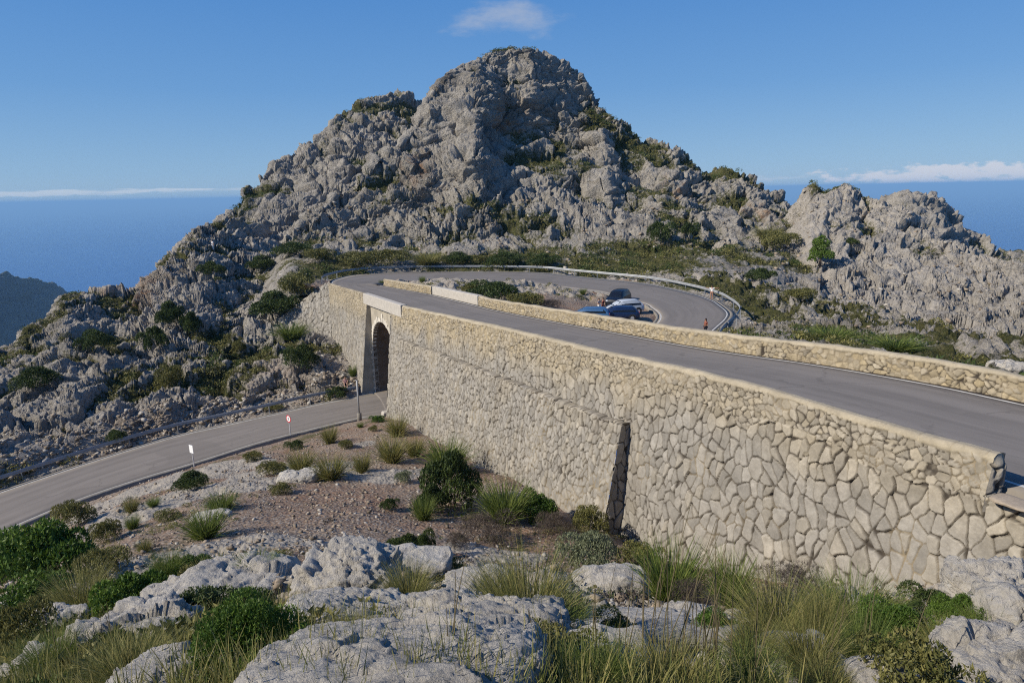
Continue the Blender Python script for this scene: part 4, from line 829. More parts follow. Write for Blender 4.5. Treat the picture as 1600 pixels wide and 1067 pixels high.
# ------------------------------------------------------------------ cars
M['tyre'] = simple('tyre', (.02, .02, .022), .8, .2, .1); M['rim'] = simple('rim', (.55, .56, .58), .35, .6, .08, metal=.6); M['glass'] = simple('car_glass', (.012, .015, .018), .12, .4, .1)
M['lamp_red'] = simple('lamp_red', (.35, .02, .02), .25, .5, .05); M['lamp_clear'] = simple('lamp_clear', (.70, .72, .75), .15, .6, .05); M['black_trim'] = simple('black_trim', (.025, .025, .028), .6, .3, .1)
def car(name, pos, heading, paint, label, L_=4.2, H=1.48, Wd=.88, suv=False):
    root = empty(name, tuple(pos), heading); tag(root, label, 'car', 'cars parked in the gravel pull-out inside the loop')
    pm, t, b = newmat(name+'_paint', .32, .4); b.inputs['Base Color'].default_value = (*paint, 1); b.inputs['Coat Weight'].default_value = .2; b.inputs['Coat Roughness'].default_value = .1
    h = L_/2; gc = .30 if not suv else .36; belt = H*.62; rw_ = Wd*.74
    st = [(-h, .50, .56, belt-.28, .80), (-h+.06, .34, .86, belt-.06, .90), (-h+.16, gc, .96, belt, .97), (-h+.42, gc, H*.93 if suv else H*.86, belt, 1), (-h+.75, gc, H*.99, belt, 1), (-.35, gc, H, belt, 1), (.25, gc, H*.985, belt, 1), (.62, gc, H*.93, belt-.01, 1), (1.0, gc, H*.79, belt-.03, 1), (1.30, gc, belt+.03, belt-.05, 1), (1.55, gc, belt-.03, belt-.09, .98), (h-.30, gc, belt-.12, belt-.17, .95), (h-.10, .30, belt-.22, belt-.25, .88), (h, .38, .56, .52, .74)]
    def ring(s):
        x, zl, zr, zb, wf = s; w = Wd*wf; g = min(1, max(0, (zr-zb)/.35)); wr = w*.86*(1-g)+rw_*g; zr = max(zr, zb+.015)
        half = [(0, zl), (w*.86, zl), (w, zl+.16), (w*1.01, (zl+zb)/2+.05), (w*.97, zb), (wr+(w*.97-wr)*.25, zb+(zr-zb)*.72), (wr*.93, zr-.02), (wr*.5, zr+.022), (0, zr+.03)]
        return [(x, y, z) for y, z in half]+[(x, -y, z) for y, z in half[-2:0:-1]]
    R = [ring(s) for s in st]; n = len(R[0]); V = [p for r in R for p in r]; Fs = [(i*n+k, (i+1)*n+k, (i+1)*n+(k+1) % n, i*n+(k+1) % n) for i in range(len(st)-1) for k in range(n)]+[list(range(n)), list(range(len(V)-1, len(V)-n-1, -1))]
    mb = MB(); mb.add(V, Fs); body = mb.build('body', pm, root, True); me = body.modifiers.new('b', 'BEVEL'); me.width = .03; me.segments = 2; me.limit_method = 'ANGLE'
    def pane(i, j, k0, k1, nm):
        q = []
        for s_ in range(i, j+1):
            r = R[s_]; a, b2 = np.array(r[k0]), np.array(r[k1]); q.append([a*.93+b2*.07, a*.12+b2*.88])
        c = np.mean([p for z in q for p in z], axis=0); V = []
        for a in q:
            for p in a: d = np.array([0, math.copysign(.018, p[1]), .006]) if abs(c[1]) > .3 else np.array([0, 0, .014]); V.append(p+d)
        return V, grid_faces(len(q), 2).tolist()
    for sgn in (0, 1):
        for i, j in ((3, 5), (5, 6), (6, 8)):
            k0, k1 = (4, 6) if sgn == 0 else (n-4, n-6); V, Fq = pane(i, j, k0, k1, ''); m = MB(); m.add(V, Fq); o = m.build('side_window', M['glass'], root)
            o.modifiers.new('s', 'SOLIDIFY').thickness = .01
    def cross(i, j, nm, e):
        V = []
        for s_ in (i, j):
            r = R[s_]; a, b2 = np.array(r[6 if s_ != e else 5]), np.array(r[n-6 if s_ != e else n-5])
            for f in (.04, .5, .96): p = a*(1-f)+b2*f; p[2] += .03*(1-abs(2*f-1)); V.append(p+np.array([.012 if i > 5 else -.012, 0, .012]))
        m = MB(); m.add(V, [(0, 3, 4, 1), (1, 4, 5, 2)]); o = m.build(nm, M['glass'], root); o.modifiers.new('s', 'SOLIDIFY').thickness = .01
    cross(7, 9, 'windscreen', 9); cross(4, 2, 'rear_window', 2)
    for x in (h-.82, -h+.78):
        for y in (-1, 1):
            m = MB(); m.tube([(0, y*-.11, 0), (0, y*-.10, 0), (0, y*.10, 0), (0, y*.12, 0)], [.28, .325, .325, .29], 22); w = m.build('wheel', M['tyre'], root, False); w.location = (x, y*(Wd-.09), .325)
            m = MB(); m.tube([(0, y*.10, 0), (0, y*.127, 0)], [.20, .19], 16); m.build('rim', M['rim'], w)
            m = MB(); m.tube([(x, y*(Wd-.20), .36), (x, y*(Wd+.012), .36)], .375, 20); m.build('wheel_arch', M['black_trim'], root)
    for y in (-1, 1):
        m = MB(); m.ell((h-.13, y*Wd*.66, belt-.30), (.12, .17, .085), 10, 6); m.build('headlight', M['lamp_clear'], root, True)
        m = MB(); m.ell((-h+.07, y*Wd*.74, belt-.10), (.06, .11, .15), 10, 6); m.build('tail_light', M['lamp_red'], root, True)
        m = MB(); m.ell((.86, y*(Wd+.09), belt+.06), (.06, .10, .07), 10, 6); m.build('mirror', pm, root, True)
    m = MB(); m.box((h-.02, 0, .42), (.06, 1.1, .14)); m.box((-h+.03, 0, .46), (.06, 1.3, .16)); m.build('bumper_trim', M['black_trim'], root)
    return root
def gz(x, y, z0=30.0):
    best = None
    for T in TERR:
        if T[0].name not in ('loop_ground', 'main_peak_hill', 'right_hill'): continue
        r = T[0].ray_cast(Vector((x, y, z0)), Vector((0, 0, -1)))
        if r[0] and (best is None or r[1].z > best): best = r[1].z
    return best
bpy.context.view_layer.update()
def hd(dx, dy): return math.atan2(dy, dx)
def carpos(px, py, z): p = PZ(px, py, z); g = gz(p[0], p[1]); return (p[0], p[1], (g if g else z))
car('parked_suv', carpos(966, 475.5, -12.9), hd(-1.9, -3.6), (.006, .007, .011), 'tall black car nearest the road surface, parked behind the silver one', 4.4, 1.78, .94, True)
car('parked_hatchback', carpos(975, 491, -13.0), hd(-4, -1.1), (.45, .48, .50), 'silver hatchback parked between the tall black car and the dark blue one', 4.1, 1.5)
car('parked_hatchback', carpos(966, 500.5, -13.0), hd(-4, .2), (.008, .022, .07), 'dark blue hatchback parked side-on in front of the silver car', 4.2, 1.46)
car('parked_saloon', carpos(921, 502.5, -13.0), hd(-4, .9), (.05, .12, .24), 'lighter blue car half hidden by the parapet, left of the dark blue hatchback', 4.3, 1.42)
car('parked_hatchback', carpos(968, 516.5, -13.1), hd(-4, -.1), (.72, .72, .70), 'white car of which only the roof shows above the parapet', 4.0, 1.42)

# ------------------------------------------------------------------ people
M['skin'] = simple('skin', (.46, .27, .18), .6, .3, .06); M['skin_tan'] = simple('skin_tan', (.34, .17, .10), .6, .3, .06); M['hair'] = simple('hair', (.03, .02, .014), .7, .3, .2)
def cloth(n, c): return simple(n, c, .9, .1, .12, 30)
def skinned(name, joints, edges, mat, parent, root_i=0, sub=2):
    me = bpy.data.meshes.new(name); me.from_pydata([j[0] for j in joints], edges, []); me.materials.append(mat)
    o = bpy.data.objects.new(name, me); COL.objects.link(o); o.parent = parent; sk = o.modifiers.new('skin', 'SKIN')
    for i, v in enumerate(me.skin_vertices[0].data):
        r = joints[i][1]; v.radius = (r, r) if np.isscalar(r) else r; v.use_root = (i == root_i)
    s = o.modifiers.new('sub', 'SUBSURF'); s.levels = sub; s.render_levels = sub; return o
def person(pos, rz, label, top, legs, skin='skin', armL='down', armR='down', sit=False, short=True, longhair=False, sc=1.0, skirt=False):
    root = empty('person', tuple(pos), rz); root.scale = (sc,)*3; tag(root, label, 'person')
    if sit:
        hip = .20; J = {'pel': (0, 0, hip), 'chest': (0, -.08, hip+.36), 'neck': (0, -.06, hip+.52), 'head': (0, -.02, hip+.64), 'top': (0, 0, hip+.76)}
        leg = lambda s: [(s*.10, .04, hip-.02), (s*.14, .40, hip+.20), (s*.13, .62, .08), (s*.14, .74, .03)]
    else:
        J = {'pel': (0, 0, .93), 'chest': (0, -.01, 1.27), 'neck': (0, 0, 1.44), 'head': (0, .02, 1.57), 'top': (0, .02, 1.67)}
        leg = lambda s: [(s*.09, 0, .88), (s*.11, .02, .48), (s*.13, -.02, .09), (s*.14, .12, .04)]
    cz = J['chest'][2]+.08; cy = J['chest'][1]
    def arm(s, m):
        sh = (s*.17, cy, cz); 
        if m == 'out': return [sh, (s*.42, cy+.02, cz+.02), (s*.66, cy+.03, cz+.04)]
        if m == 'up': return [sh, (s*.30, cy+.14, cz-.12), (s*.12, cy+.26, cz+.12)]
        if m == 'bent': return [sh, (s*.25, cy-.03, cz-.27), (s*.12, cy+.20, cz-.22)]
        if m == 'knee': return [sh, (s*.24, cy+.14, cz-.20), (s*.16, cy+.38, cz-.24)]
        return [sh, (s*.23, cy-.02, cz-.27), (s*.25, cy+.05, cz-.50)]
    jt = [(J['pel'], (.135, .105)), (tuple((np.array(J['pel'])+np.array(J['chest']))/2), (.12, .095)), (J['chest'], (.15, .10)), (J['neck'], .052), (J['head'], (.078, .092)), (J['top'], (.062, .075))]
    ed = [(0, 1), (1, 2), (2, 3), (3, 4), (4, 5)]; hands = []
    for s, m in ((-1, armL), (1, armR)):
        a = arm(s, m); b0 = len(jt); jt += [(a[0], .052), (a[1], .040), (a[2], .027)]; ed += [(2, b0), (b0, b0+1), (b0+1, b0+2)]
        d = np.array(a[2])-np.array(a[1]); d /= np.linalg.norm(d); pm_ = np.array(a[2])+d*.07; jt.append((tuple(pm_), (.036, .018))); ed.append((b0+2, b0+3))
        sd = np.cross(d, [0, 1, 0.01]); sd /= np.linalg.norm(sd)
        for q, ln in enumerate((.062, .078, .082, .072)):
            k = (q-1.5)*.018; e = pm_+d*ln*.55+sd*k; e2 = pm_+d*ln+sd*k*1.1+np.array([0, -.01, -.012]); bi = len(jt); jt += [(tuple(e), .009), (tuple(e2), .007)]; ed += [(b0+3, bi), (bi, bi+1)]
        e = pm_-d*.01+sd*.045; bi = len(jt); jt.append((tuple(e+d*.03), .009)); ed.append((b0+3, bi))
    for s in (-1, 1):
        l = leg(s); b0 = len(jt); jt += [(l[0], .088), (l[1], .058), (l[2], .038), (l[3], (.04, .028))]; ed += [(0, b0), (b0, b0+1), (b0+1, b0+2), (b0+2, b0+3)]
    skinned('body', jt, ed, M[skin], root)
    tj = [(J['pel'], (.15, .12)), (jt[1][0], (.14, .112)), (J['chest'], (.165, .115)), (tuple(np.array(J['neck'])-np.array([0, 0, .05])), .07)]; te = [(0, 1), (1, 2), (2, 3)]
    for s, m in ((-1, armL), (1, armR)):
        a = arm(s, m); b0 = len(tj); tj += [(a[0], .064), (tuple(np.array(a[0])*.35+np.array(a[1])*.65), .056)]; te += [(2, b0), (b0, b0+1)]
    if top is not None: skinned('shirt', tj, te, top, root)
    lj = [(J['pel'], (.15, .125))]; le = []
    for s in (-1, 1):
        l = leg(s); b0 = len(lj); e = l[1] if short else l[2]; lj += [(l[0], .104)]+([(l[1], .072)] if not short else [])+[(tuple(np.array(l[0])*.15+np.array(e)*.85) if short else tuple(e), .082 if short else .055)]
        le += [(0, b0)]+[(b0+i, b0+i+1) for i in range(len(lj)-b0-1)]
    skinned('shorts' if short else 'trousers', lj, le, legs, root)
    hx, hy, hz = J['head']; m = MB(); m.ell((hx, hy-.022, hz+.035), (.088, .098, .088), 14, 9)
    if longhair: m.ell((hx, hy-.07, hz-.07), (.075, .05, .14), 12, 8)
    m.build('hair', M['hair'], root, True)
    m = MB(); m.ell((hx, hy+.098, hz-.005), (.012, .018, .022), 8, 6); m.ell((hx-.085, hy, hz-.005), (.012, .02, .03), 8, 6); m.ell((hx+.085, hy, hz-.005), (.012, .02, .03), 8, 6); m.build('nose_and_ears', M[skin], root, True)
    m = MB(); m.ell((hx-.032, hy+.086, hz+.012), (.011, .008, .007), 8, 6); m.ell((hx+.032, hy+.086, hz+.012), (.011, .008, .007), 8, 6); m.ell((hx, hy+.088, hz-.048), (.024, .008, .006), 8, 6); m.build('eyes_and_mouth', M['hair'], root, True)
    return root
cw, cd_, cr_, cb, ck = cloth('white_cloth', (.75, .73, .70)), cloth('dark_cloth', (.03, .03, .04)), cloth('maroon_cloth', (.14, .03, .03)), cloth('brown_cloth', (.22, .075, .055)), cloth('pink_cloth', (.50, .28, .26))
p = PZ(1112, 468.5, -12.75); person((p[0], p[1], p[2]+.02), math.pi*.85, 'person in a white top stretching out both arms beside the guard rail of the hairpin', cw, cloth('tan_cloth', (.35, .2, .14)), 'skin_tan', 'out', 'out', longhair=True)
p = PZ(1102, 527, -13.3); person((p[0], p[1], -13.22), math.pi*.6, 'person in a reddish brown top standing on the road just above the parapet', cb, cd_, 'skin_tan', 'bent', 'down', longhair=True)
g = carpos(936, 492.5, -13.0); person(g, -2.2, 'person with pale top and white trousers standing behind the light blue car', cloth('grey_cloth', (.25, .25, .28)), cw, 'skin', 'up', 'bent', short=False)
g = carpos(942.5, 491.5, -13.0); person(g, 1.9, 'dark haired person in a dark maroon top beside the black car', cr_, cr_, 'skin', 'down', 'bent', longhair=True)

# ------------------------------------------------------------------ placing things on the ground
def cast(px, py, only=None):
    d = ray(px, py); dv = Vector(d).normalized(); best = None
    for T in TERR:
        if only and T[0].name not in only: continue
        r = T[0].ray_cast(Vector((0, 0, 0)), dv)
        if r[0] and (best is None or r[1].length < best[0].length): best = (r[1], r[2])
    return best
def pxm(p): return float(np.dot(_f, np.array(p)))/F          # metres per photo pixel at p
# ------------------------------------------------------------------ boulders
def ico(sub):
    bm = bmesh.new(); bmesh.ops.create_icosphere(bm, subdivisions=sub, radius=1.0); V = np.array([v.co[:] for v in bm.verts]); Fc = np.array([[v.index for v in f.verts] for f in bm.faces]); bm.free(); return V, Fc
ICO = {k: ico(k) for k in (5, 6, 7)}
def boulder(px, py, wpx, hpx, label, seed, depth=1.0, sub=6, tilt=0.0, lv=None, sink=.25, yaw=0.0, group=None, y=None):
    c = cast(px, py, ('ground', 'loop_ground', 'left_slope_hill', 'right_hill')); c = c[0] if c else Vector(PY(px, py, y or 10))
    k = pxm(c); rx = wpx*k/2; rz = hpx*k*.62; ry = rx*depth
    V, Fc = ICO[sub]; Pn = V/(np.sum(np.abs(V)**4.2, axis=1)**(1/4.2))[:, None]*np.array([rx, ry, rz])
    Q = Pn+seed*17.3; s0 = max(rx*.9, .3); r3 = min(rx, ry, rz*1.4)
    nrm = V/np.array([rx, ry, rz]); nrm /= np.linalg.norm(nrm, axis=1)[:, None]
    fq1, fq2, fqi, ftl = worley(Q*np.array([1, 1, .5])+np.stack([vnoise(Q, s0*.5, seed+i) for i in (81, 82, 83)], 1)*s0*.16, s0*.8, seed+80, True); d = (fqi-.5)*r3*.12+ftl*r3*.55+fbm(Q, s0*1.3, 3, seed)*r3*.36-r3*.22*sstep(.045, 0, np.abs(vnoise(Q*np.array([1, .35, 1]), s0*.55, seed+91)))*sstep(-.1, .2, fbm(Q, s0, 2, seed+92))+rock_disp(Q, [(s0*.45, r3*.15), (s0*.18, r3*.085), (s0*.07, r3*.048)], seed, .3, 1.5)-r3*.10*sstep(.25, .7, fbm(Q, s0*.12, 3, seed+7))*sstep(-.1, .3, fbm(Q, s0*.6, 2, seed+8))
    Pn = Pn+nrm*d[:, None]; cy, sy, ct, s_t = math.cos(yaw), math.sin(yaw), math.cos(tilt), math.sin(tilt)
    x, y_, z = Pn.T; y2 = y_*ct+z*s_t; z2 = -y_*s_t+z*ct; Pn = np.stack([x*cy-y2*sy, x*sy+y2*cy, z2], 1)
    o = mesh_np('limestone_boulder', Pn, Fc, 3, M['rock_near'], True, attrs={'veg': np.zeros(len(Pn)), 'stain': np.zeros(len(Pn)), 'rock': np.ones(len(Pn))})
    o.location = (c.x, c.y, c.z+rz*(.5-sink)); tag(o, label, 'boulder', group); return o
B = boulder
B(630, 1062, 440, 90, 'broad pale limestone slab filling the bottom edge left of centre', 1, .95, 7, tilt=.42)
B(545, 930, 160, 85, 'rounded pale boulder with a shadowed right side, sitting on the big slab', 2, .9)
B(610, 985, 330, 66, 'long pale limestone slab under the rounded boulder', 3, .8, 7, tilt=.45)
B(365, 930, 185, 50, 'smooth pale limestone hump behind and left of the rounded boulder', 4, 1.1, tilt=.25)
B(228, 1012, 180, 84, 'pale split boulder in the lower left with a notch in its crest', 5, .9, tilt=.2)
B(92, 990, 85, 50, 'small grey boulder among the grass at the lower left', 6, .9, 5)
B(262, 945, 90, 30, 'low rounded pale rock just above the creeping shrub', 7, .9, 5)
B(285, 1070, 200, 46, 'rough pale rock shelf along the bottom edge at the left', 8, .8, tilt=.35)
B(60, 1062, 110, 50, 'pale rough rock in the bottom left corner', 9, .9, 5)
B(775, 1010, 220, 90, 'pitted pale rock at the right end of the big slab', 10, .9, tilt=.35)
B(745, 935, 110, 40, 'low cracked pale rock left of the tall grass clump', 11, .9, 5)
B(1000, 990, 300, 36, 'long flat pale limestone slab in front of the wall grasses', 12, .75, 7, tilt=.45)
B(950, 925, 120, 45, 'pale sloping rock striped by grass shadows', 13, .9, 5, tilt=.35)
B(1580, 962, 170, 84, 'large pale limestone rock leaning against the near end of the wall', 14, .9, sink=.15)
B(1590, 985, 110, 85, 'rounded pale rock below the large rock at the right edge', 15, .9, 5)
B(1560, 1062, 170, 75, 'pale blocky rock in the bottom right corner', 16, .9)
B(1372, 1070, 80, 40, 'small pale rounded rock at the bottom edge, right of centre', 17, .9, 5)
B(466, 752, 62, 20, 'long pale rock in the stony clearing by the lower road', 18, .7, 5)
B(513, 745, 34, 24, 'squat pale rock touching the right end of the long one', 19, .8, 5)
B(330, 790+20, 60, 12, 'thin pale ledge rock beside the green tuft in the clearing', 20, .6, 5)
B(640, 880, 130, 20, 'low pale rock ledge behind the dark shrubs in mid ground', 21, .6, 5)
B(940, 1045, 150, 50, 'pale rock half covered by the long grass at the bottom', 22, .9, 5)
B(1250, 1035, 130, 30, 'grey ledge of rock under the wide grass clump', 23, .8, 5)
B(1580, 580, 60, 20, 'rounded grey rock showing over the far parapet at the right edge', 24, .9, 5, y=30)

# ------------------------------------------------------------------ plants
def rvec(n): v = RNG.normal(size=(n, 3)); return v/np.linalg.norm(v, axis=1)[:, None]
def leaves(C, size, tint, asp=.5, up=.3):
    n = len(C); a = rvec(n); a[:, 2] = np.abs(a[:, 2])*1.0+up; a /= np.linalg.norm(a, axis=1)[:, None]; b = np.cross(a, rvec(n)); b /= np.linalg.norm(b, axis=1)[:, None]+1e-9
    s = (size*(.6+.8*RNG.rand(n)))[:, None]; V = np.stack([C-b*s*asp*.5, C+a*s*.35-b*s*asp*.35+0, C+a*s, C+b*s*asp*.5], 1).reshape(-1, 3)
    return V, np.arange(4*n).reshape(-1, 4), np.repeat(tint, 4)
def cloud_pts(lobes, n, shell=.72):
    w = np.array([l[3]*l[4]*l[5] for l in lobes])**.67; k = RNG.choice(len(lobes), n, p=w/w.sum()); L_ = np.array(lobes)[k]; d = rvec(n); d[:, 2] = np.where(d[:, 2] < -.35, -d[:, 2], d[:, 2])
    r = (shell+(1.04-shell)*RNG.rand(n)**.6)+.13*fbm(L_[:, :3]+d*2.0, .5, 3, 5); return L_[:, :3]+d*L_[:, 3:6]*r[:, None], k
def mkshrub(n, size, seed, spread=1.0, nl=9, tall=.75, asp=.5, clump=0):
    global RNG; RNG = np.random.RandomState(seed); lobes = [(0, 0, tall*.42, .5*spread, .5*spread, tall*.46)]
    for i in range(nl):
        a = 2*math.pi*i/nl+RNG.rand()*.9; r = (.30+.38*RNG.rand())*spread; s = .20+.20*RNG.rand(); lobes.append((r*math.cos(a), r*math.sin(a), tall*(.22+.42*RNG.rand()), s, s, s*.85))
    for i in range(4): a = RNG.rand()*6.3; r = .25*RNG.rand(); s = .16+.12*RNG.rand(); lobes.append((r*math.cos(a), r*math.sin(a), tall*(.66+.20*RNG.rand()), s, s, s*.8))
    C, k = cloud_pts(lobes, n); C[:, 2] = np.maximum(C[:, 2], .01+.05*RNG.rand(n)); g = vnoise(C, .16, seed); keep = g > -.62; C = C[keep]; k = k[keep]
    lt = RNG.rand(len(lobes)); tint = np.clip(.55*RNG.rand(len(C))**1.3+.30*lt[k]+.2*vnoise(C, .3, seed+3), 0, 1)
    return leaves(C, size*np.ones(len(C)), tint, asp)
def ribbons(base, dirs, length, width, droop, nseg, tint):
    n = len(base); t = np.linspace(0, 1, nseg+1); d = dirs.copy(); P = [base]; p = base.copy()
    for i in range(nseg):
        p = p+d*(length/nseg)[:, None]; P.append(p); d = d+np.array([0, 0, -1.])*(droop*(i+1)/nseg)[:, None]; d /= np.linalg.norm(d, axis=1)[:, None]
    P = np.stack(P, 1); side = np.cross(dirs, rvec(n)); side /= np.linalg.norm(side, axis=1)[:, None]+1e-9
    w = (width[:, None]*(1-.85*t[None]**1.6)/2)[..., None]*side[:, None]; V = np.stack([P-w, P+w], 2).reshape(n, -1, 3); m = V.shape[1]
    f = np.array([[2*i, 2*i+1, 2*i+3, 2*i+2] for i in range(nseg)]); Fc = (np.arange(n)[:, None, None]*m+f[None]).reshape(-1, 4); return V.reshape(-1, 3), Fc, np.repeat(tint, m)
def mktuft(n, seed, width=.010, upright=.5, nseg=4, r0=.20, stalks=0):
    global RNG; RNG = np.random.RandomState(seed); a = RNG.rand(n)*6.283; r = r0*np.sqrt(RNG.rand(n)); base = np.stack([r*np.cos(a), r*np.sin(a), 0*a], 1)
    lean = np.abs(RNG.normal(0, .55-.25*upright, n))+.10+r/r0*.35*(1-upright*.5); a2 = a+RNG.normal(0, .7, n); d = np.stack([np.sin(lean)*np.cos(a2), np.sin(lean)*np.sin(a2), np.cos(lean)], 1)
    ln = .55+.55*RNG.rand(n); tint = np.clip(RNG.rand(n)**1.1*.85+.4*(RNG.rand(n) > .78), 0, 1)
    V, Fc, T = ribbons(base, d, ln, width*(.7+.6*RNG.rand(n)), .10+.34*RNG.rand(n), nseg, tint); return V, Fc, T
def mesh_only(name, V, Fc, T, mat):
    o = mesh_np(name, V, Fc, 4, mat, True, attrs={'tint': T}); COL.objects.unlink(o); return o
PL = {}
PL['dark'] = [mesh_only('shrub', *mkshrub(6500, .060, s), M['leaf_dark']) for s in (1, 2, 3)]
PL['bright'] = [mesh_only('shrub', *mkshrub(6500, .070, s, 1.05, 11, .7, .55), M['leaf_bright']) for s in (4, 5)]
PL['fine'] = [mesh_only('shrub', *mkshrub(20000, .036, s, 1.0, 12, .75, .5), M['leaf_bright']) for s in (14, 15)]
PL['olive'] = [mesh_only('shrub', *mkshrub(5000, .062, s, 1.0, 10, .6), M['leaf_olive']) for s in (6, 7)]
PL['grey'] = [mesh_only('shrub', *mkshrub(7000, .055, 8, 1.0, 12, .75, .6), M['leaf_grey'])]
PL['brown'] = [mesh_only('shrub', *mkshrub(6000, .075, s, 1.05, 10, .6, .12), M['leaf_brown']) for s in (9, 10)]
PL['tuft'] = [mesh_only('grass_tuft', *mktuft(620, s, .016), M['grass']) for s in (21, 22, 23)]
PL['green'] = [mesh_only('grass_tuft', *mktuft(680, s, .016, .6), M['grass_green']) for s in (24, 25)]
PL['long'] = [mesh_only('grass_tuft', *mktuft(1500, s, .0085, .45, 6, .24), M['grass']) for s in (26, 27)]
PL['longg'] = [mesh_only('grass_tuft', *mktuft(1500, s, .0085, .5, 6, .24), M['grass_green']) for s in (28, 29)]
KIND = {'dark': ('shrub', 'shrub'), 'bright': ('shrub', 'shrub'), 'fine': ('shrub', 'shrub'), 'olive': ('shrub', 'shrub'), 'grey': ('shrub', 'shrub'), 'brown': ('dry_shrub', 'dry shrub'), 'tuft': ('grass_tuft', 'grass clump'), 'green': ('grass_tuft', 'grass clump'), 'long': ('grass_tuft', 'grass clump'), 'longg': ('grass_tuft', 'grass clump')}
rp = random.Random(3)
def stems(parent, s=1.0):
    m = MB(); r2 = random.Random(len(COL.objects))
    for i in range(6):
        a = r2.uniform(0, 6.28); r = r2.uniform(.15, .4); m.tube([(0, 0, -.15), (r*.4*math.cos(a), r*.4*math.sin(a), .16), (r*math.cos(a), r*math.sin(a), .42)], [.022, .014, .005], 5)
    return m.build('stem', M['bark'], parent)
def plant(px, py, w, h, kind, label, only=None, y=None, stem=False):
    c = cast(px, py, only); c = c[0] if c else Vector(PY(px, py, y or 20)); k = pxm(c); src = PL[kind][rp.randrange(len(PL[kind]))]; nm, cat = KIND[kind]
    W_ = w*k; H_ = h*k; base_w = {'dark': 1.55, 'bright': 1.6, 'fine': 1.6, 'olive': 1.55, 'grey': 1.55, 'brown': 1.6}.get(kind, 1.35); base_h = {'olive': .66, 'brown': .66}.get(kind, .78) if kind in ('dark', 'bright', 'fine', 'olive', 'grey', 'brown') else .86
    sx = W_/base_w; sz = min(H_/base_h, sx*2.2)
    if stem:
        root = empty(nm, c+Vector((0, 0, -.03)), rp.uniform(0, 6.28)); f = src.copy(); f.name = 'foliage'; COL.objects.link(f); f.parent = root; stems(root)
    else:
        root = src.copy(); root.name = nm; COL.objects.link(root); root.location = c+Vector((0, 0, -.03)); root.rotation_euler = (0, 0, rp.uniform(0, 6.28))
    root.scale = (sx, sx*rp.uniform(.85, 1.1), sz); tag(root, label, cat); return root
G = ('ground',)
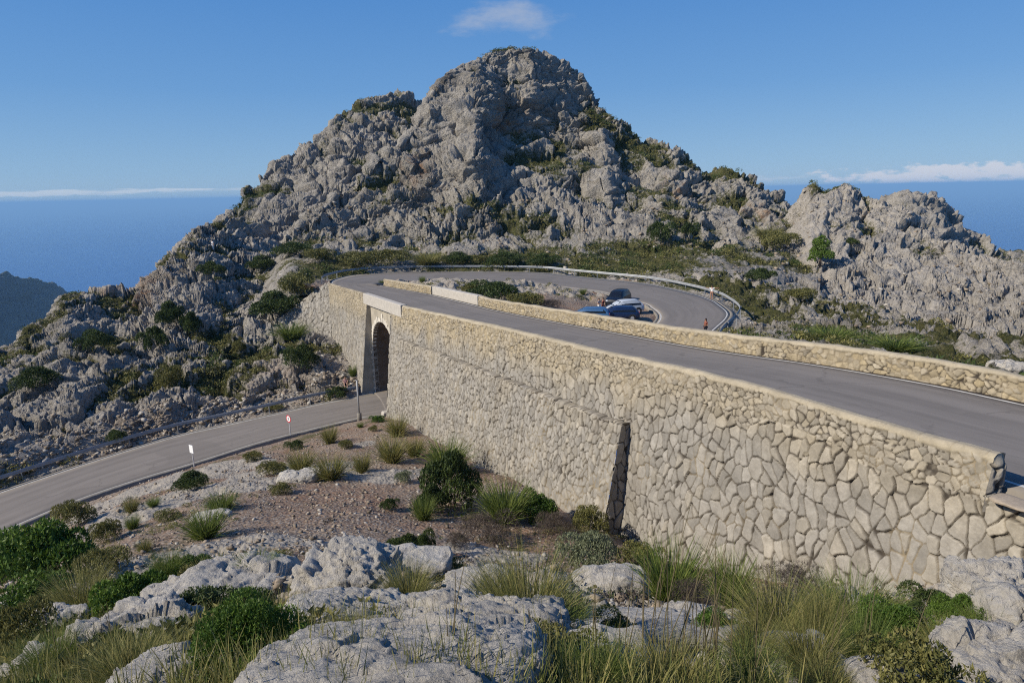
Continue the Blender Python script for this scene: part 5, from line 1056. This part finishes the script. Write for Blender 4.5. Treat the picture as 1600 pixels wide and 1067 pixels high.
PLANTS = [
 (1265, 1050, 120, 95, 'long', 'tall straw green grass clump at bottom right, left of the biggest olive green shrub'), (1350, 1040, 110, 85, 'longg', 'green grass clump just above the biggest olive green shrub'), (1180, 1035, 110, 80, 'long', 'straw green grass clump below the wide clump right of the slab'), (1480, 1035, 90, 70, 'long', 'straw coloured grass clump between green shrub and corner rock'),
 (60, 965, 110, 60, 'bright', 'leafy green shrub between the left edge and the small grey boulder'), (160, 905, 80, 44, 'olive', 'olive bush right below the largest bright green shrub'), (300, 900, 70, 36, 'bright', 'low leafy plant at the top of the lower left greenery'), (180, 1030, 90, 50, 'dark', 'dark shrub under the split boulder'),
 (240, 790, 30, 14, 'green', 'flat green plant between the two roadside bushes'), (440, 770, 40, 16, 'olive', 'flat olive plant below the long pale rock'), (395, 720, 30, 16, 'olive', 'small olive plant by the lower road, left of the pale rocks'), (540, 700, 24, 14, 'olive', 'tiny olive plant between mast and round tuft'),
 (690, 990, 90, 46, 'olive', 'olive bush in the gap between the slabs at bottom centre'), (740, 1000, 60, 60, 'longg', 'green grass tuft in the gap left of the tall centre clump'), (960, 1000, 90, 40, 'dark', 'dark green low shrub in front of the long flat slab'), (1110, 1010, 110, 60, 'fine', 'small leafy shrub at the right end of the long flat slab'),
 (85, 905, 150, 88, 'bright', 'largest bright green leafy shrub, in the lower left beside the road'), (5, 905, 130, 70, 'bright', 'bright green shrub cut by the left edge of the photo'),
 (395, 1050, 185, 130, 'fine', 'dense rounded green shrub growing between the pale slabs'), (300, 985, 170, 62, 'dark', 'low dark creeping shrub behind the split boulder'), (385, 968, 110, 46, 'dark', 'small dark shrub at the edge of the smooth hump'),
 (30, 1015, 110, 70, 'olive', 'olive green shrub low at the left edge'), (85, 1058, 110, 85, 'longg', 'long green grass clump near the bottom left corner'), (205, 1072, 140, 80, 'long', 'yellowish grass clump on the bottom edge at the left'),
 (130, 965, 120, 80, 'long', 'tall yellow green grass clump above the small grey boulder'), (215, 955, 110, 70, 'bright', 'leafy green patch right of the tall yellow green clump'), (265, 905, 60, 50, 'longg', 'upright green grass clump at the edge of the stony clearing'),
 (335, 915, 90, 45, 'tuft', 'grass clump right behind the low rounded pale rock'), (300, 930, 80, 45, 'olive', 'olive bush between low pale rock and grass'), (405, 897, 70, 38, 'green', 'green grass fringe above the smooth hump'), (226, 862, 28, 24, 'tuft', 'lone small tuft in the stony clearing, left'),
 (168, 845, 52, 34, 'olive', 'small olive bush with a shadow, above the bright shrub'), (118, 822, 62, 38, 'olive', 'brownish green bush touching the kerb of the lower road'), (206, 800, 26, 26, 'tuft', 'thin upright tuft near the lower road kerb'), (208, 826, 26, 24, 'green', 'little green tuft below the thin upright one'),
 (300, 766, 58, 32, 'dark', 'dark bush at the foot of the white plate sign'), (347, 797, 52, 30, 'green', 'wide green tuft below the dark bush by the white sign'), (322, 840, 74, 48, 'green', 'biggest green tuft in the stony clearing'), (262, 812, 42, 14, 'olive', 'flat olive plant in the stony clearing'),
 (516, 693, 30, 30, 'tuft', 'round tuft beside the lower road, right of the round sign'), (472, 738, 46, 38, 'tuft', 'tuft behind the long pale rock'), (518, 748, 58, 42, 'tuft', 'tuft behind the squat pale rock'), (428, 742, 44, 22, 'olive', 'low bush left of the long pale rock'), (566, 738, 32, 34, 'tuft', 'lone round tuft with a long shadow, right of the pale rocks'),
 (462, 702, 26, 16, 'dark', 'small dark plant at the foot of the round sign'), (621, 681, 40, 34, 'tuft', 'brownish grass tuft at the corner of the wall foot'), (590, 660, 22, 12, 'bright', 'small bright plant beside the concrete block'), (563, 668, 12, 9, 'green', 'tiny tuft at the foot of the mast'), (583, 674, 16, 10, 'olive', 'tiny olive plant right of the mast'),
 (613, 722, 58, 44, 'tuft', 'wide tuft left of the tallest dark bush'), (648, 714, 36, 34, 'tuft', 'tuft against the wall foot'), (700, 735, 90, 48, 'green', 'green upper growth behind the tallest dark bush'), (706, 788, 118, 88, 'dark', 'tallest dark green bush, against the wall of small stones'),
 (675, 800, 64, 46, 'dark', 'dark bush in front of the tallest one'), (662, 812, 42, 38, 'green', 'bright tuft below the dark bushes by the wall'), (609, 795, 30, 18, 'dark', 'small dark plant alone in the brown soil'), (630, 752, 24, 18, 'grey', 'small grey plant in the brown soil'),
 (788, 815, 92, 66, 'green', 'wide green grass clump at the wall foot, right of the tallest bush'), (838, 812, 70, 44, 'bright', 'green bush at the wall foot, right of the wide clump'), (755, 845, 90, 44, 'brown', 'dry brown shrub below the wide green clump'), (870, 838, 66, 40, 'brown', 'dry brown shrub against the wall foot'),
 (922, 836, 62, 42, 'olive', 'olive brown bush at the dark corner of the thicker wall'), (922, 895, 92, 66, 'grey', 'pale grey green leafy shrub in front of the dark wall corner'), (1000, 885, 80, 36, 'olive', 'low bush between the grey shrub and the green clump'),
 (499, 888, 28, 28, 'dark', 'small dark round bush behind the rounded boulder'), (522, 891, 36, 18, 'bright', 'low bright plant beside the small dark round bush'), (577, 898, 62, 32, 'long', 'low yellow grass behind the rounded boulder'), (612, 866, 32, 30, 'dark', 'left one of the dark bushes in mid ground'), (637, 872, 44, 44, 'dark', 'middle one of the dark bushes in mid ground'), (662, 871, 44, 46, 'dark', 'right one of the dark bushes in mid ground'),
 (718, 855, 36, 26, 'brown', 'small dry shrub right of the three dark bushes'), (640, 945, 104, 70, 'long', 'broad grass clump right of the rounded boulder'), (700, 905, 60, 34, 'olive', 'scrubby bush above the low cracked rock'), (460, 920, 22, 18, 'tuft', 'tiny yellow tuft in the crack left of the rounded boulder'), (515, 952, 44, 22, 'olive', 'small plant on the slab in front of the rounded boulder'),
 (825, 1000, 160, 150, 'long', 'tall yellow green grass clump in the centre foreground'), (780, 960, 90, 90, 'long', 'grass clump behind the tall centre one'), (880, 985, 110, 70, 'longg', 'green grass clump on the right of the tall centre one'), (860, 1040, 170, 60, 'olive', 'low dark green growth below the centre clump'),
 (1048, 940, 112, 100, 'green', 'large rounded green grass clump against the wall'), (1140, 950, 84, 96, 'green', 'second green grass clump against the wall, with tall stalks'), (1085, 955, 80, 50, 'brown', 'dark dry shrub between the two green clumps'), (1240, 930, 120, 44, 'brown', 'greyish dry heath shrub at the foot of the wall'),
 (1215, 1000, 150, 100, 'long', 'wide yellow green grass clump right of the flat slab'), (1330, 995, 150, 95, 'longg', 'wide green grass clump under the big wall stones'), (1285, 1000, 90, 90, 'long', 'grass clump between the two wide ones'), (1400, 1005, 130, 70, 'fine', 'green bushy shrub in front of the wall, right'), (1452, 962, 80, 50, 'dark', 'dark green shrub touching the lowest wall stones'),
 (1505, 985, 90, 66, 'fine', 'green shrub left of the rounded pale rock at right'), (1430, 1080, 170, 90, 'olive', 'biggest olive green shrub, on the bottom edge at the right'), (1545, 1015, 100, 66, 'longg', 'green grass clump above the corner rock at right'), (1595, 872, 30, 50, 'olive', 'small bush on top of the large rock at the right edge'),
 (930, 1090, 130, 105, 'longg', 'green grass clump on the bottom edge, centre right'), (1050, 1095, 150, 105, 'long', 'long yellow grass clump on the bottom edge under the tall stalks'), (1170, 1085, 140, 80, 'longg', 'spreading grass clump on the bottom edge, right of the tall stalks'), (1290, 1085, 100, 60, 'long', 'grass clump beside the small rounded rock on the bottom edge'),
 (545, 1003, 74, 60, 'long', 'yellow green grass tuft growing on the big slab'), (1075, 915, 60, 30, 'olive', 'low plant by the wall behind the large rounded clump')]
for i, (px, py, w, h, kd, lb) in enumerate(PLANTS): plant(px, py, w, h, kd, lb, G, stem=(kd in ('bright', 'dark', 'fine', 'grey') and w > 80))
FARP = [
 (268, 512, 52, 42, 'dark', 'round dark green tree-like shrub on the left slope'), (300, 520, 40, 34, 'dark', 'dark shrub right of the round one on the left slope'), (243, 548, 44, 40, 'dark', 'dark shrub hanging below the round one on the left slope'), (475, 578, 52, 44, 'dark', 'dark bush in the shade near the arch'), (432, 498, 84, 44, 'dark', 'wide green bush beside the dry stone wing wall'),
 (465, 462, 60, 32, 'olive', 'bush at the top of the wing wall'), (150, 548, 54, 34, 'dark', 'dark bush in the middle of the left slope'), (183, 690, 30, 22, 'dark', 'dark round bush just above the left guard rail'), (60, 605, 70, 34, 'dark', 'dark scrub near the left edge on the slope'), (265, 605, 40, 34, 'olive', 'olive bush in the rocks of the left slope'), (455, 530, 60, 26, 'green', 'yellow green grass patch below the wing wall'),
 (528, 622, 32, 20, 'dark', 'dark bush right under the end of the left guard rail'), (552, 588, 16, 18, 'green', 'small green plant against the far wall of the arch'), (375, 550, 20, 18, 'olive', 'small bush above the orange scree'), (430, 640, 30, 9, 'olive', 'low plant under the left guard rail'),
 (1031, 380, 44, 36, 'dark', 'dark bush on the lower slope of the main peak'), (1075, 372, 34, 26, 'dark', 'smaller dark bush on the lower slope right of the first'), (560, 414, 66, 20, 'olive', 'olive bush behind the left end of the loop'), (610, 413, 70, 24, 'olive', 'wide olive bush behind the loop, left'), (668, 413, 60, 20, 'tuft', 'yellow grass strip behind the loop'), (715, 413, 50, 20, 'dark', 'dark bush behind the loop, left of centre'), (790, 414, 60, 20, 'dark', 'dark bush behind the loop, at the centre'), (850, 416, 60, 20, 'dark', 'dark bush behind the loop, right of centre'), (745, 414, 40, 16, 'olive', 'olive bush between the dark bushes behind the loop'), (500, 408, 50, 20, 'olive', 'olive bush left of the loop'), (460, 398, 70, 20, 'dark', 'dark wide bush left of the loop, under the spur'), (410, 425, 50, 26, 'dark', 'dark bush on the ledges left of the loop'), (330, 432, 46, 24, 'dark', 'dark bush on the ledges at far left of the loop'),
 (770, 470, 86, 32, 'dark', 'largest dark bush on the island inside the loop'), (820, 478, 60, 22, 'olive', 'olive bush on the island, right of the largest'), (735, 460, 40, 18, 'olive', 'olive bush on the island, left of the largest'), (858, 484, 50, 16, 'brown', 'dry bush on the island next to the gravel'), (911, 460, 14, 10, 'green', 'small green tuft between island and road'), (660, 441, 14, 10, 'green', 'small tuft behind the short parapet'), (597, 444, 12, 7, 'green', 'tiny plant at the tip of the island'),
 (1215, 390, 60, 26, 'olive', 'olive scrub in the saddle between the hills'), (1200, 372, 50, 18, 'tuft', 'yellow grass in the saddle between the hills'), (1330, 385, 26, 14, 'dark', 'small dark bush on the right hill'), (1190, 440, 44, 22, 'dark', 'dark bush on the slope right of the loop'), (1300, 530, 80, 18, 'green', 'green grass patch behind the far parapet'), (1400, 545, 90, 20, 'green', 'second green grass patch behind the far parapet, further right'), (1250, 470, 50, 20, 'olive', 'olive bush in the shaded rocks right of the loop')]
for px, py, w, h, kd, lb in FARP: plant(px, py, w, h, kd, lb)
# the bright pine on the right hill
c = cast(1281, 416, ('right_hill',)); c = c[0] if c else Vector(PY(1281, 416, 118)); k = pxm(c); tr = empty('pine_tree', c, .6); tag(tr, 'lone bright green pine tree on the right hill', 'tree'); tr.scale = (k*46/1.7,)*3
RNG = np.random.RandomState(77); lob = [(0, 0, .9, .5, .5, .55), (.42, .1, .65, .36, .36, .32), (-.45, 0, .6, .36, .36, .3), (.1, .4, .7, .36, .36, .35), (0, -.42, .6, .4, .4, .32), (-.15, .1, 1.3, .34, .34, .34), (.2, -.1, 1.25, .3, .3, .3), (.62, -.2, .42, .26, .26, .2), (-.68, .1, .38, .26, .26, .2), (.05, 0, 1.55, .2, .2, .2)]
C, kk = cloud_pts(lob, 9000, .6); gk = vnoise(C, .2, 3) > -.4; C = C[gk]; T = np.clip(.5*RNG.rand(len(C))+.35*RNG.rand(10)[kk[gk]]+.2, 0, 1)
V, Fc, T = leaves(C, .085*np.ones(len(C)), T, .4); mesh_np('crown', V, Fc, 4, M['leaf_bright'], True, parent=tr, attrs={'tint': T})
m = MB(); m.tube([(0, 0, -.2), (.02, 0, .5), (0, .02, 1.3)], [.075, .055, .02], 8)
for a in range(6): m.tube([(0, 0, .35+.12*a), (.25*math.cos(a*2.1), .25*math.sin(a*2.1), .5+.12*a), (.45*math.cos(a*2.1), .45*math.sin(a*2.1), .6+.12*a)], [.03, .02, .008], 5)
m.build('trunk', M['bark'], tr)
# tall dry stalks in the foreground
def stalks(px, py, hts, spread, n, label, seed):
    c = cast(px, py, G)[0]; k = pxm(c); r2 = np.random.RandomState(seed); m = MB(); root = empty('dry_grass_stalks', c); tag(root, label, 'dry stalks')
    for i in range(n):
        bx, by = r2.normal(0, spread*k*.35, 2); H_ = r2.uniform(*hts)*k; lx, ly = r2.normal(.06, .10)*H_, r2.normal(0, .06)*H_; pts = [(bx+lx*t**1.6, by+ly*t**1.6, H_*t-.03) for t in (0, .35, .7, 1)]
        m.tube(pts, [.0042, .0038, .0028, .0015], 4)
    m.build('stalk', M['grass_dry'], root)
    nb = n*24; i = r2.randint(0, n, nb)
    return root
stalks(1040, 1075, (140, 290), 90, 16, 'tallest bundle of dry straw coloured stalks rising in front of the slab', 1); stalks(1125, 1080, (140, 260), 120, 16, 'second bundle of dry stalks, right of the tallest', 2); stalks(905, 1060, (90, 180), 120, 10, 'thin dry stalks over the centre grass', 3)
stalks(700, 1062, (120, 215), 50, 4, 'few very thin stalks in front of the pitted rock', 4); stalks(490, 1066, (70, 120), 60, 4, 'thin stalks in front of the big slab', 5); stalks(1330, 1060, (90, 180), 110, 9, 'leaning dry stalks in front of the wide green clump', 6); stalks(1550, 1000, (70, 130), 80, 7, 'thin stalks before the rocks at the right edge', 7); stalks(140, 1040, (60, 120), 90, 8, 'thin dry stalks in the lower left grass', 8); stalks(1010, 960, (70, 130), 70, 9, 'dry stalks standing in the green clump by the wall', 9)

# ------------------------------------------------------------------ ground cover and gravel (nobody could count them)
def pick(T, n, wfn, seed):
    o, P, nr, veg, Fc = T; used = np.zeros(len(P), bool); used[Fc.ravel()] = True; w = wfn(P, nr, veg)*used; r2 = np.random.RandomState(seed)
    return r2.choice(len(P), n, p=w/w.sum(), replace=True), r2
def merged(name, items, mat, label=None):
    V = np.concatenate([i[0] for i in items]); off = np.cumsum([0]+[len(i[0]) for i in items[:-1]]); Fc = np.concatenate([i[1]+o for i, o in zip(items, off)]); T = np.concatenate([i[2] for i in items])
    o = mesh_np(name, V, Fc, 4, mat, True, attrs={'tint': T}); tag(o, label, kind='stuff'); return o
def inview(P, m=.04):
    d = P@_f; x = np.abs(P@_r/np.maximum(d, .1)); y = P@_u/np.maximum(d, .1); return (d > .5) & (x < .80) & (y > -.56) & (y < .55)
def scrub(T, n, smin, smax, seed, wfn, nleaf, mat, name):
    idx, r2 = pick(T, n, wfn, seed); P = T[1][idx]; dist = np.linalg.norm(P, axis=1); s = smin+(smax-smin)*r2.rand(n)**2.2
    global RNG; RNG = r2; C = []; S_ = []; TT = []
    N_ = n*nleaf; i = np.repeat(np.arange(n), nleaf); d = rvec(N_); d[:, 2] = np.abs(d[:, 2]); r = .55+.5*r2.rand(N_)**.5; bum = 1+.3*vnoise(d*1.5+i[:, None]*7.1, 1., 3)
    C = P[i]+d*(s[i]*r*bum)[:, None]*np.array([1, 1, .72]); bt = r2.rand(n); T_ = np.clip(.45*r2.rand(N_)+.55*bt[i], 0, 1)
    V, Fc, Tt = leaves(C, np.minimum(s[i]*.26, .26), T_, .6); o = mesh_np(name, V, Fc, 4, mat, True, attrs={'tint': Tt}); tag(o, kind='stuff'); return o
tm = {T[0].name: T for T in TERR}
def wv(th, near=0.0, dmax=400, slope=.35): return lambda P, nr, veg: (sstep(th, th+.30, veg)+near)*(nr[:, 2] > slope)*inview(P)*np.linalg.norm(P, axis=1)**.6
scrub(tm['main_peak_hill'], 1200, .3, 1.3, 1, wv(.42), 70, M['leaf_dark'], 'scrub'); scrub(tm['main_peak_hill'], 3400, .25, 1.0, 2, wv(.40), 60, M['leaf_olive'], 'scrub')
scrub(tm['shoulder_hill'], 500, .4, 1.6, 3, wv(.38), 40, M['leaf_dark'], 'scrub'); scrub(tm['left_slope_hill'], 520, .25, .9, 4, wv(.46), 90, M['leaf_dark'], 'scrub'); scrub(tm['left_slope_hill'], 2400, .2, .8, 5, wv(.40), 70, M['leaf_olive'], 'scrub')
scrub(tm['right_hill'], 800, .25, 1.0, 6, wv(.42), 70, M['leaf_dark'], 'scrub'); scrub(tm['right_hill'], 2400, .2, .8, 7, wv(.42), 60, M['leaf_olive'], 'scrub'); scrub(tm['loop_ground'], 800, .15, .6, 8, wv(.35), 80, M['leaf_olive'], 'scrub'); scrub(tm['far_right_hill'], 300, .4, 1.6, 9, wv(.3), 40, M['leaf_dark'], 'scrub')
def wF(P, nr, veg): return inview(P)*sstep(.22, .5, veg)*(P[:, 1] > 1.8)*(P[:, 1] < 45)*(np.linalg.norm(P, axis=1)**.9)*(1-.85*((P[:, 1] > 17)))*(.06+sstep(1.5, 4, np.abs(seg_near(P, seg_low)[0]-3.6)))
idx, r2 = pick(tm['ground'], 4200, wF, 21); RNG = r2; P = tm['ground'][1][idx]; nb = 14; i = np.repeat(np.arange(len(P)), nb); n = len(i); a = r2.rand(n)*6.28; ln_ = np.abs(r2.normal(.3, .16, n))
d = np.stack([np.sin(ln_)*np.cos(a), np.sin(ln_)*np.sin(a), np.cos(ln_)], 1); sc_ = (.10+.22*r2.rand(len(P))**1.5)[i]; V, Fc, T = ribbons(P[i]+np.stack([np.cos(a), np.sin(a), 0*a], 1)*.03, d, sc_*(.6+.7*r2.rand(n)), .006+.010*sc_, .1+.3*r2.rand(n), 3, r2.rand(n)); tag(mesh_np('grass_cover', V, Fc, 4, M['grass'], True, attrs={'tint': T}), kind='stuff')
scrub(tm['ground'], 700, .06, .30, 22, lambda P, nr, veg: wF(P, nr, veg)*(P[:, 1] > 4), 130, M['leaf_olive'], 'low_scrub'); scrub(tm['ground'], 420, .06, .26, 23, lambda P, nr, veg: wF(P, nr, veg)*(P[:, 1] > 4), 130, M['leaf_dark'], 'low_scrub'); scrub(tm['ground'], 420, .05, .22, 24, lambda P, nr, veg: inview(P)*(P[:, 1] > 8)*(P[:, 1] < 40)*1.0*(seg_near(P, seg_low)[0] > 4.5), 110, M['leaf_brown'], 'dry_scrub')
def gravel(T, n, smin, smax, seed, wfn):
    idx, r2 = pick(T, n, wfn, seed); P = T[1][idx]+r2.normal(0, .10, (n, 3))*np.array([1, 1, 0]); s = smin*(smax/smin)**(r2.rand(n)**2.6)
    cube = np.array([(x, y, z) for z in (-1, 1) for x, y in ((-1, -1), (1, -1), (1, 1), (-1, 1))], float); fq = np.array([(3, 2, 1, 0), (4, 5, 6, 7), (0, 1, 5, 4), (1, 2, 6, 5), (2, 3, 7, 6), (3, 0, 4, 7)])
    V = cube[None]*(1+r2.normal(0, .22, (n, 8, 3)))*np.array([1, .8, .55]); a = r2.rand(n)*6.28; ca, sa = np.cos(a)[:, None], np.sin(a)[:, None]; V = np.stack([V[..., 0]*ca-V[..., 1]*sa, V[..., 0]*sa+V[..., 1]*ca, V[..., 2]+V[..., 0]*r2.normal(0, .25, (n, 1))], -1)
    V = V*(s*.5)[:, None, None]+P[:, None]; Fc = (np.arange(n)[:, None, None]*8+fq[None]).reshape(-1, 4); g = .55+.75*r2.rand(n); col_ = np.array([.29, .235, .175])[None]*g[:, None]; col_ = np.where((r2.rand(n) > .8)[:, None], np.array([.43, .395, .34]), col_)
    o = mesh_np('gravel', V.reshape(-1, 3), Fc, 4, M['stone'], False, attrs={'Col': np.repeat(col_, 8, 0)}); tag(o, kind='stuff')
gravel(tm['ground'], 16000, .028, .17, 31, lambda P, nr, veg: inview(P)*(P[:, 1] > 5)*(P[:, 1] < 52)*np.linalg.norm(P, axis=1)**1.2*(seg_near(P, seg_low)[0] > 4.4)*(.35+sstep(-.2, .4, fbm(P, 3.5, 3, 501)))*(1-.6*sstep(.3, .6, veg)))
gravel(tm['loop_ground'], 2200, .04, .25, 32, lambda P, nr, veg: inview(P)*(seg_near(P, seg_loop)[0] > 4.6)*1.0)
gravel(tm['left_slope_hill'], 4500, .06, .42, 33, lambda P, nr, veg: inview(P)*(nr[:, 2] > .35)*(seg_near(P, seg_low)[0] > 5)*np.linalg.norm(P, axis=1)*sstep(14, 4, seg_near(P, seg_low)[0]))
gravel(tm['main_peak_hill'], 3000, .15, .7, 34, lambda P, nr, veg: inview(P)*(nr[:, 2] > .4)*(P[:, 1] < 150)*1.0)
gravel(tm['right_hill'], 2500, .12, .6, 35, lambda P, nr, veg: inview(P)*(nr[:, 2] > .4)*1.0)

# ------------------------------------------------------------------ small figures on the slopes
g = cast(333, 391); g = g[0] if g else Vector(PY(333, 391, 115)); person(g, 2.6, 'person dressed in white standing on the rocks far left of the loop', cw, cw, 'skin', 'down', 'bent', short=False)
g = cast(540, 603); g = g[0] if g else Vector(PY(540, 603, 63)); person(g+Vector((0, 0, .02)), math.pi+.3, 'person in pink top and dark shorts sitting on the scree beside the arch', ck, cd_, 'skin', 'knee', 'knee', sit=True)

# ------------------------------------------------------------------ haze
hm = bpy.data.materials.new('haze_air'); hm.use_nodes = True; ht = hm.node_tree; ht.nodes.remove(ht.nodes['Principled BSDF']); pv = ht.nodes.new('ShaderNodeVolumePrincipled'); pv.inputs['Color'].default_value = (.36, .66, 1.0, 1); pv.inputs['Density'].default_value = 7.0e-5; pv.inputs['Anisotropy'].default_value = 0.0
ht.links.new(pv.outputs[0], ht.nodes['Material Output'].inputs['Volume'])
mb = MB(); mb.box((0, 0, (-681.5+48)/2), (640000, 640000, 729.5)); tag(mb.build('haze', hm), kind='stuff')
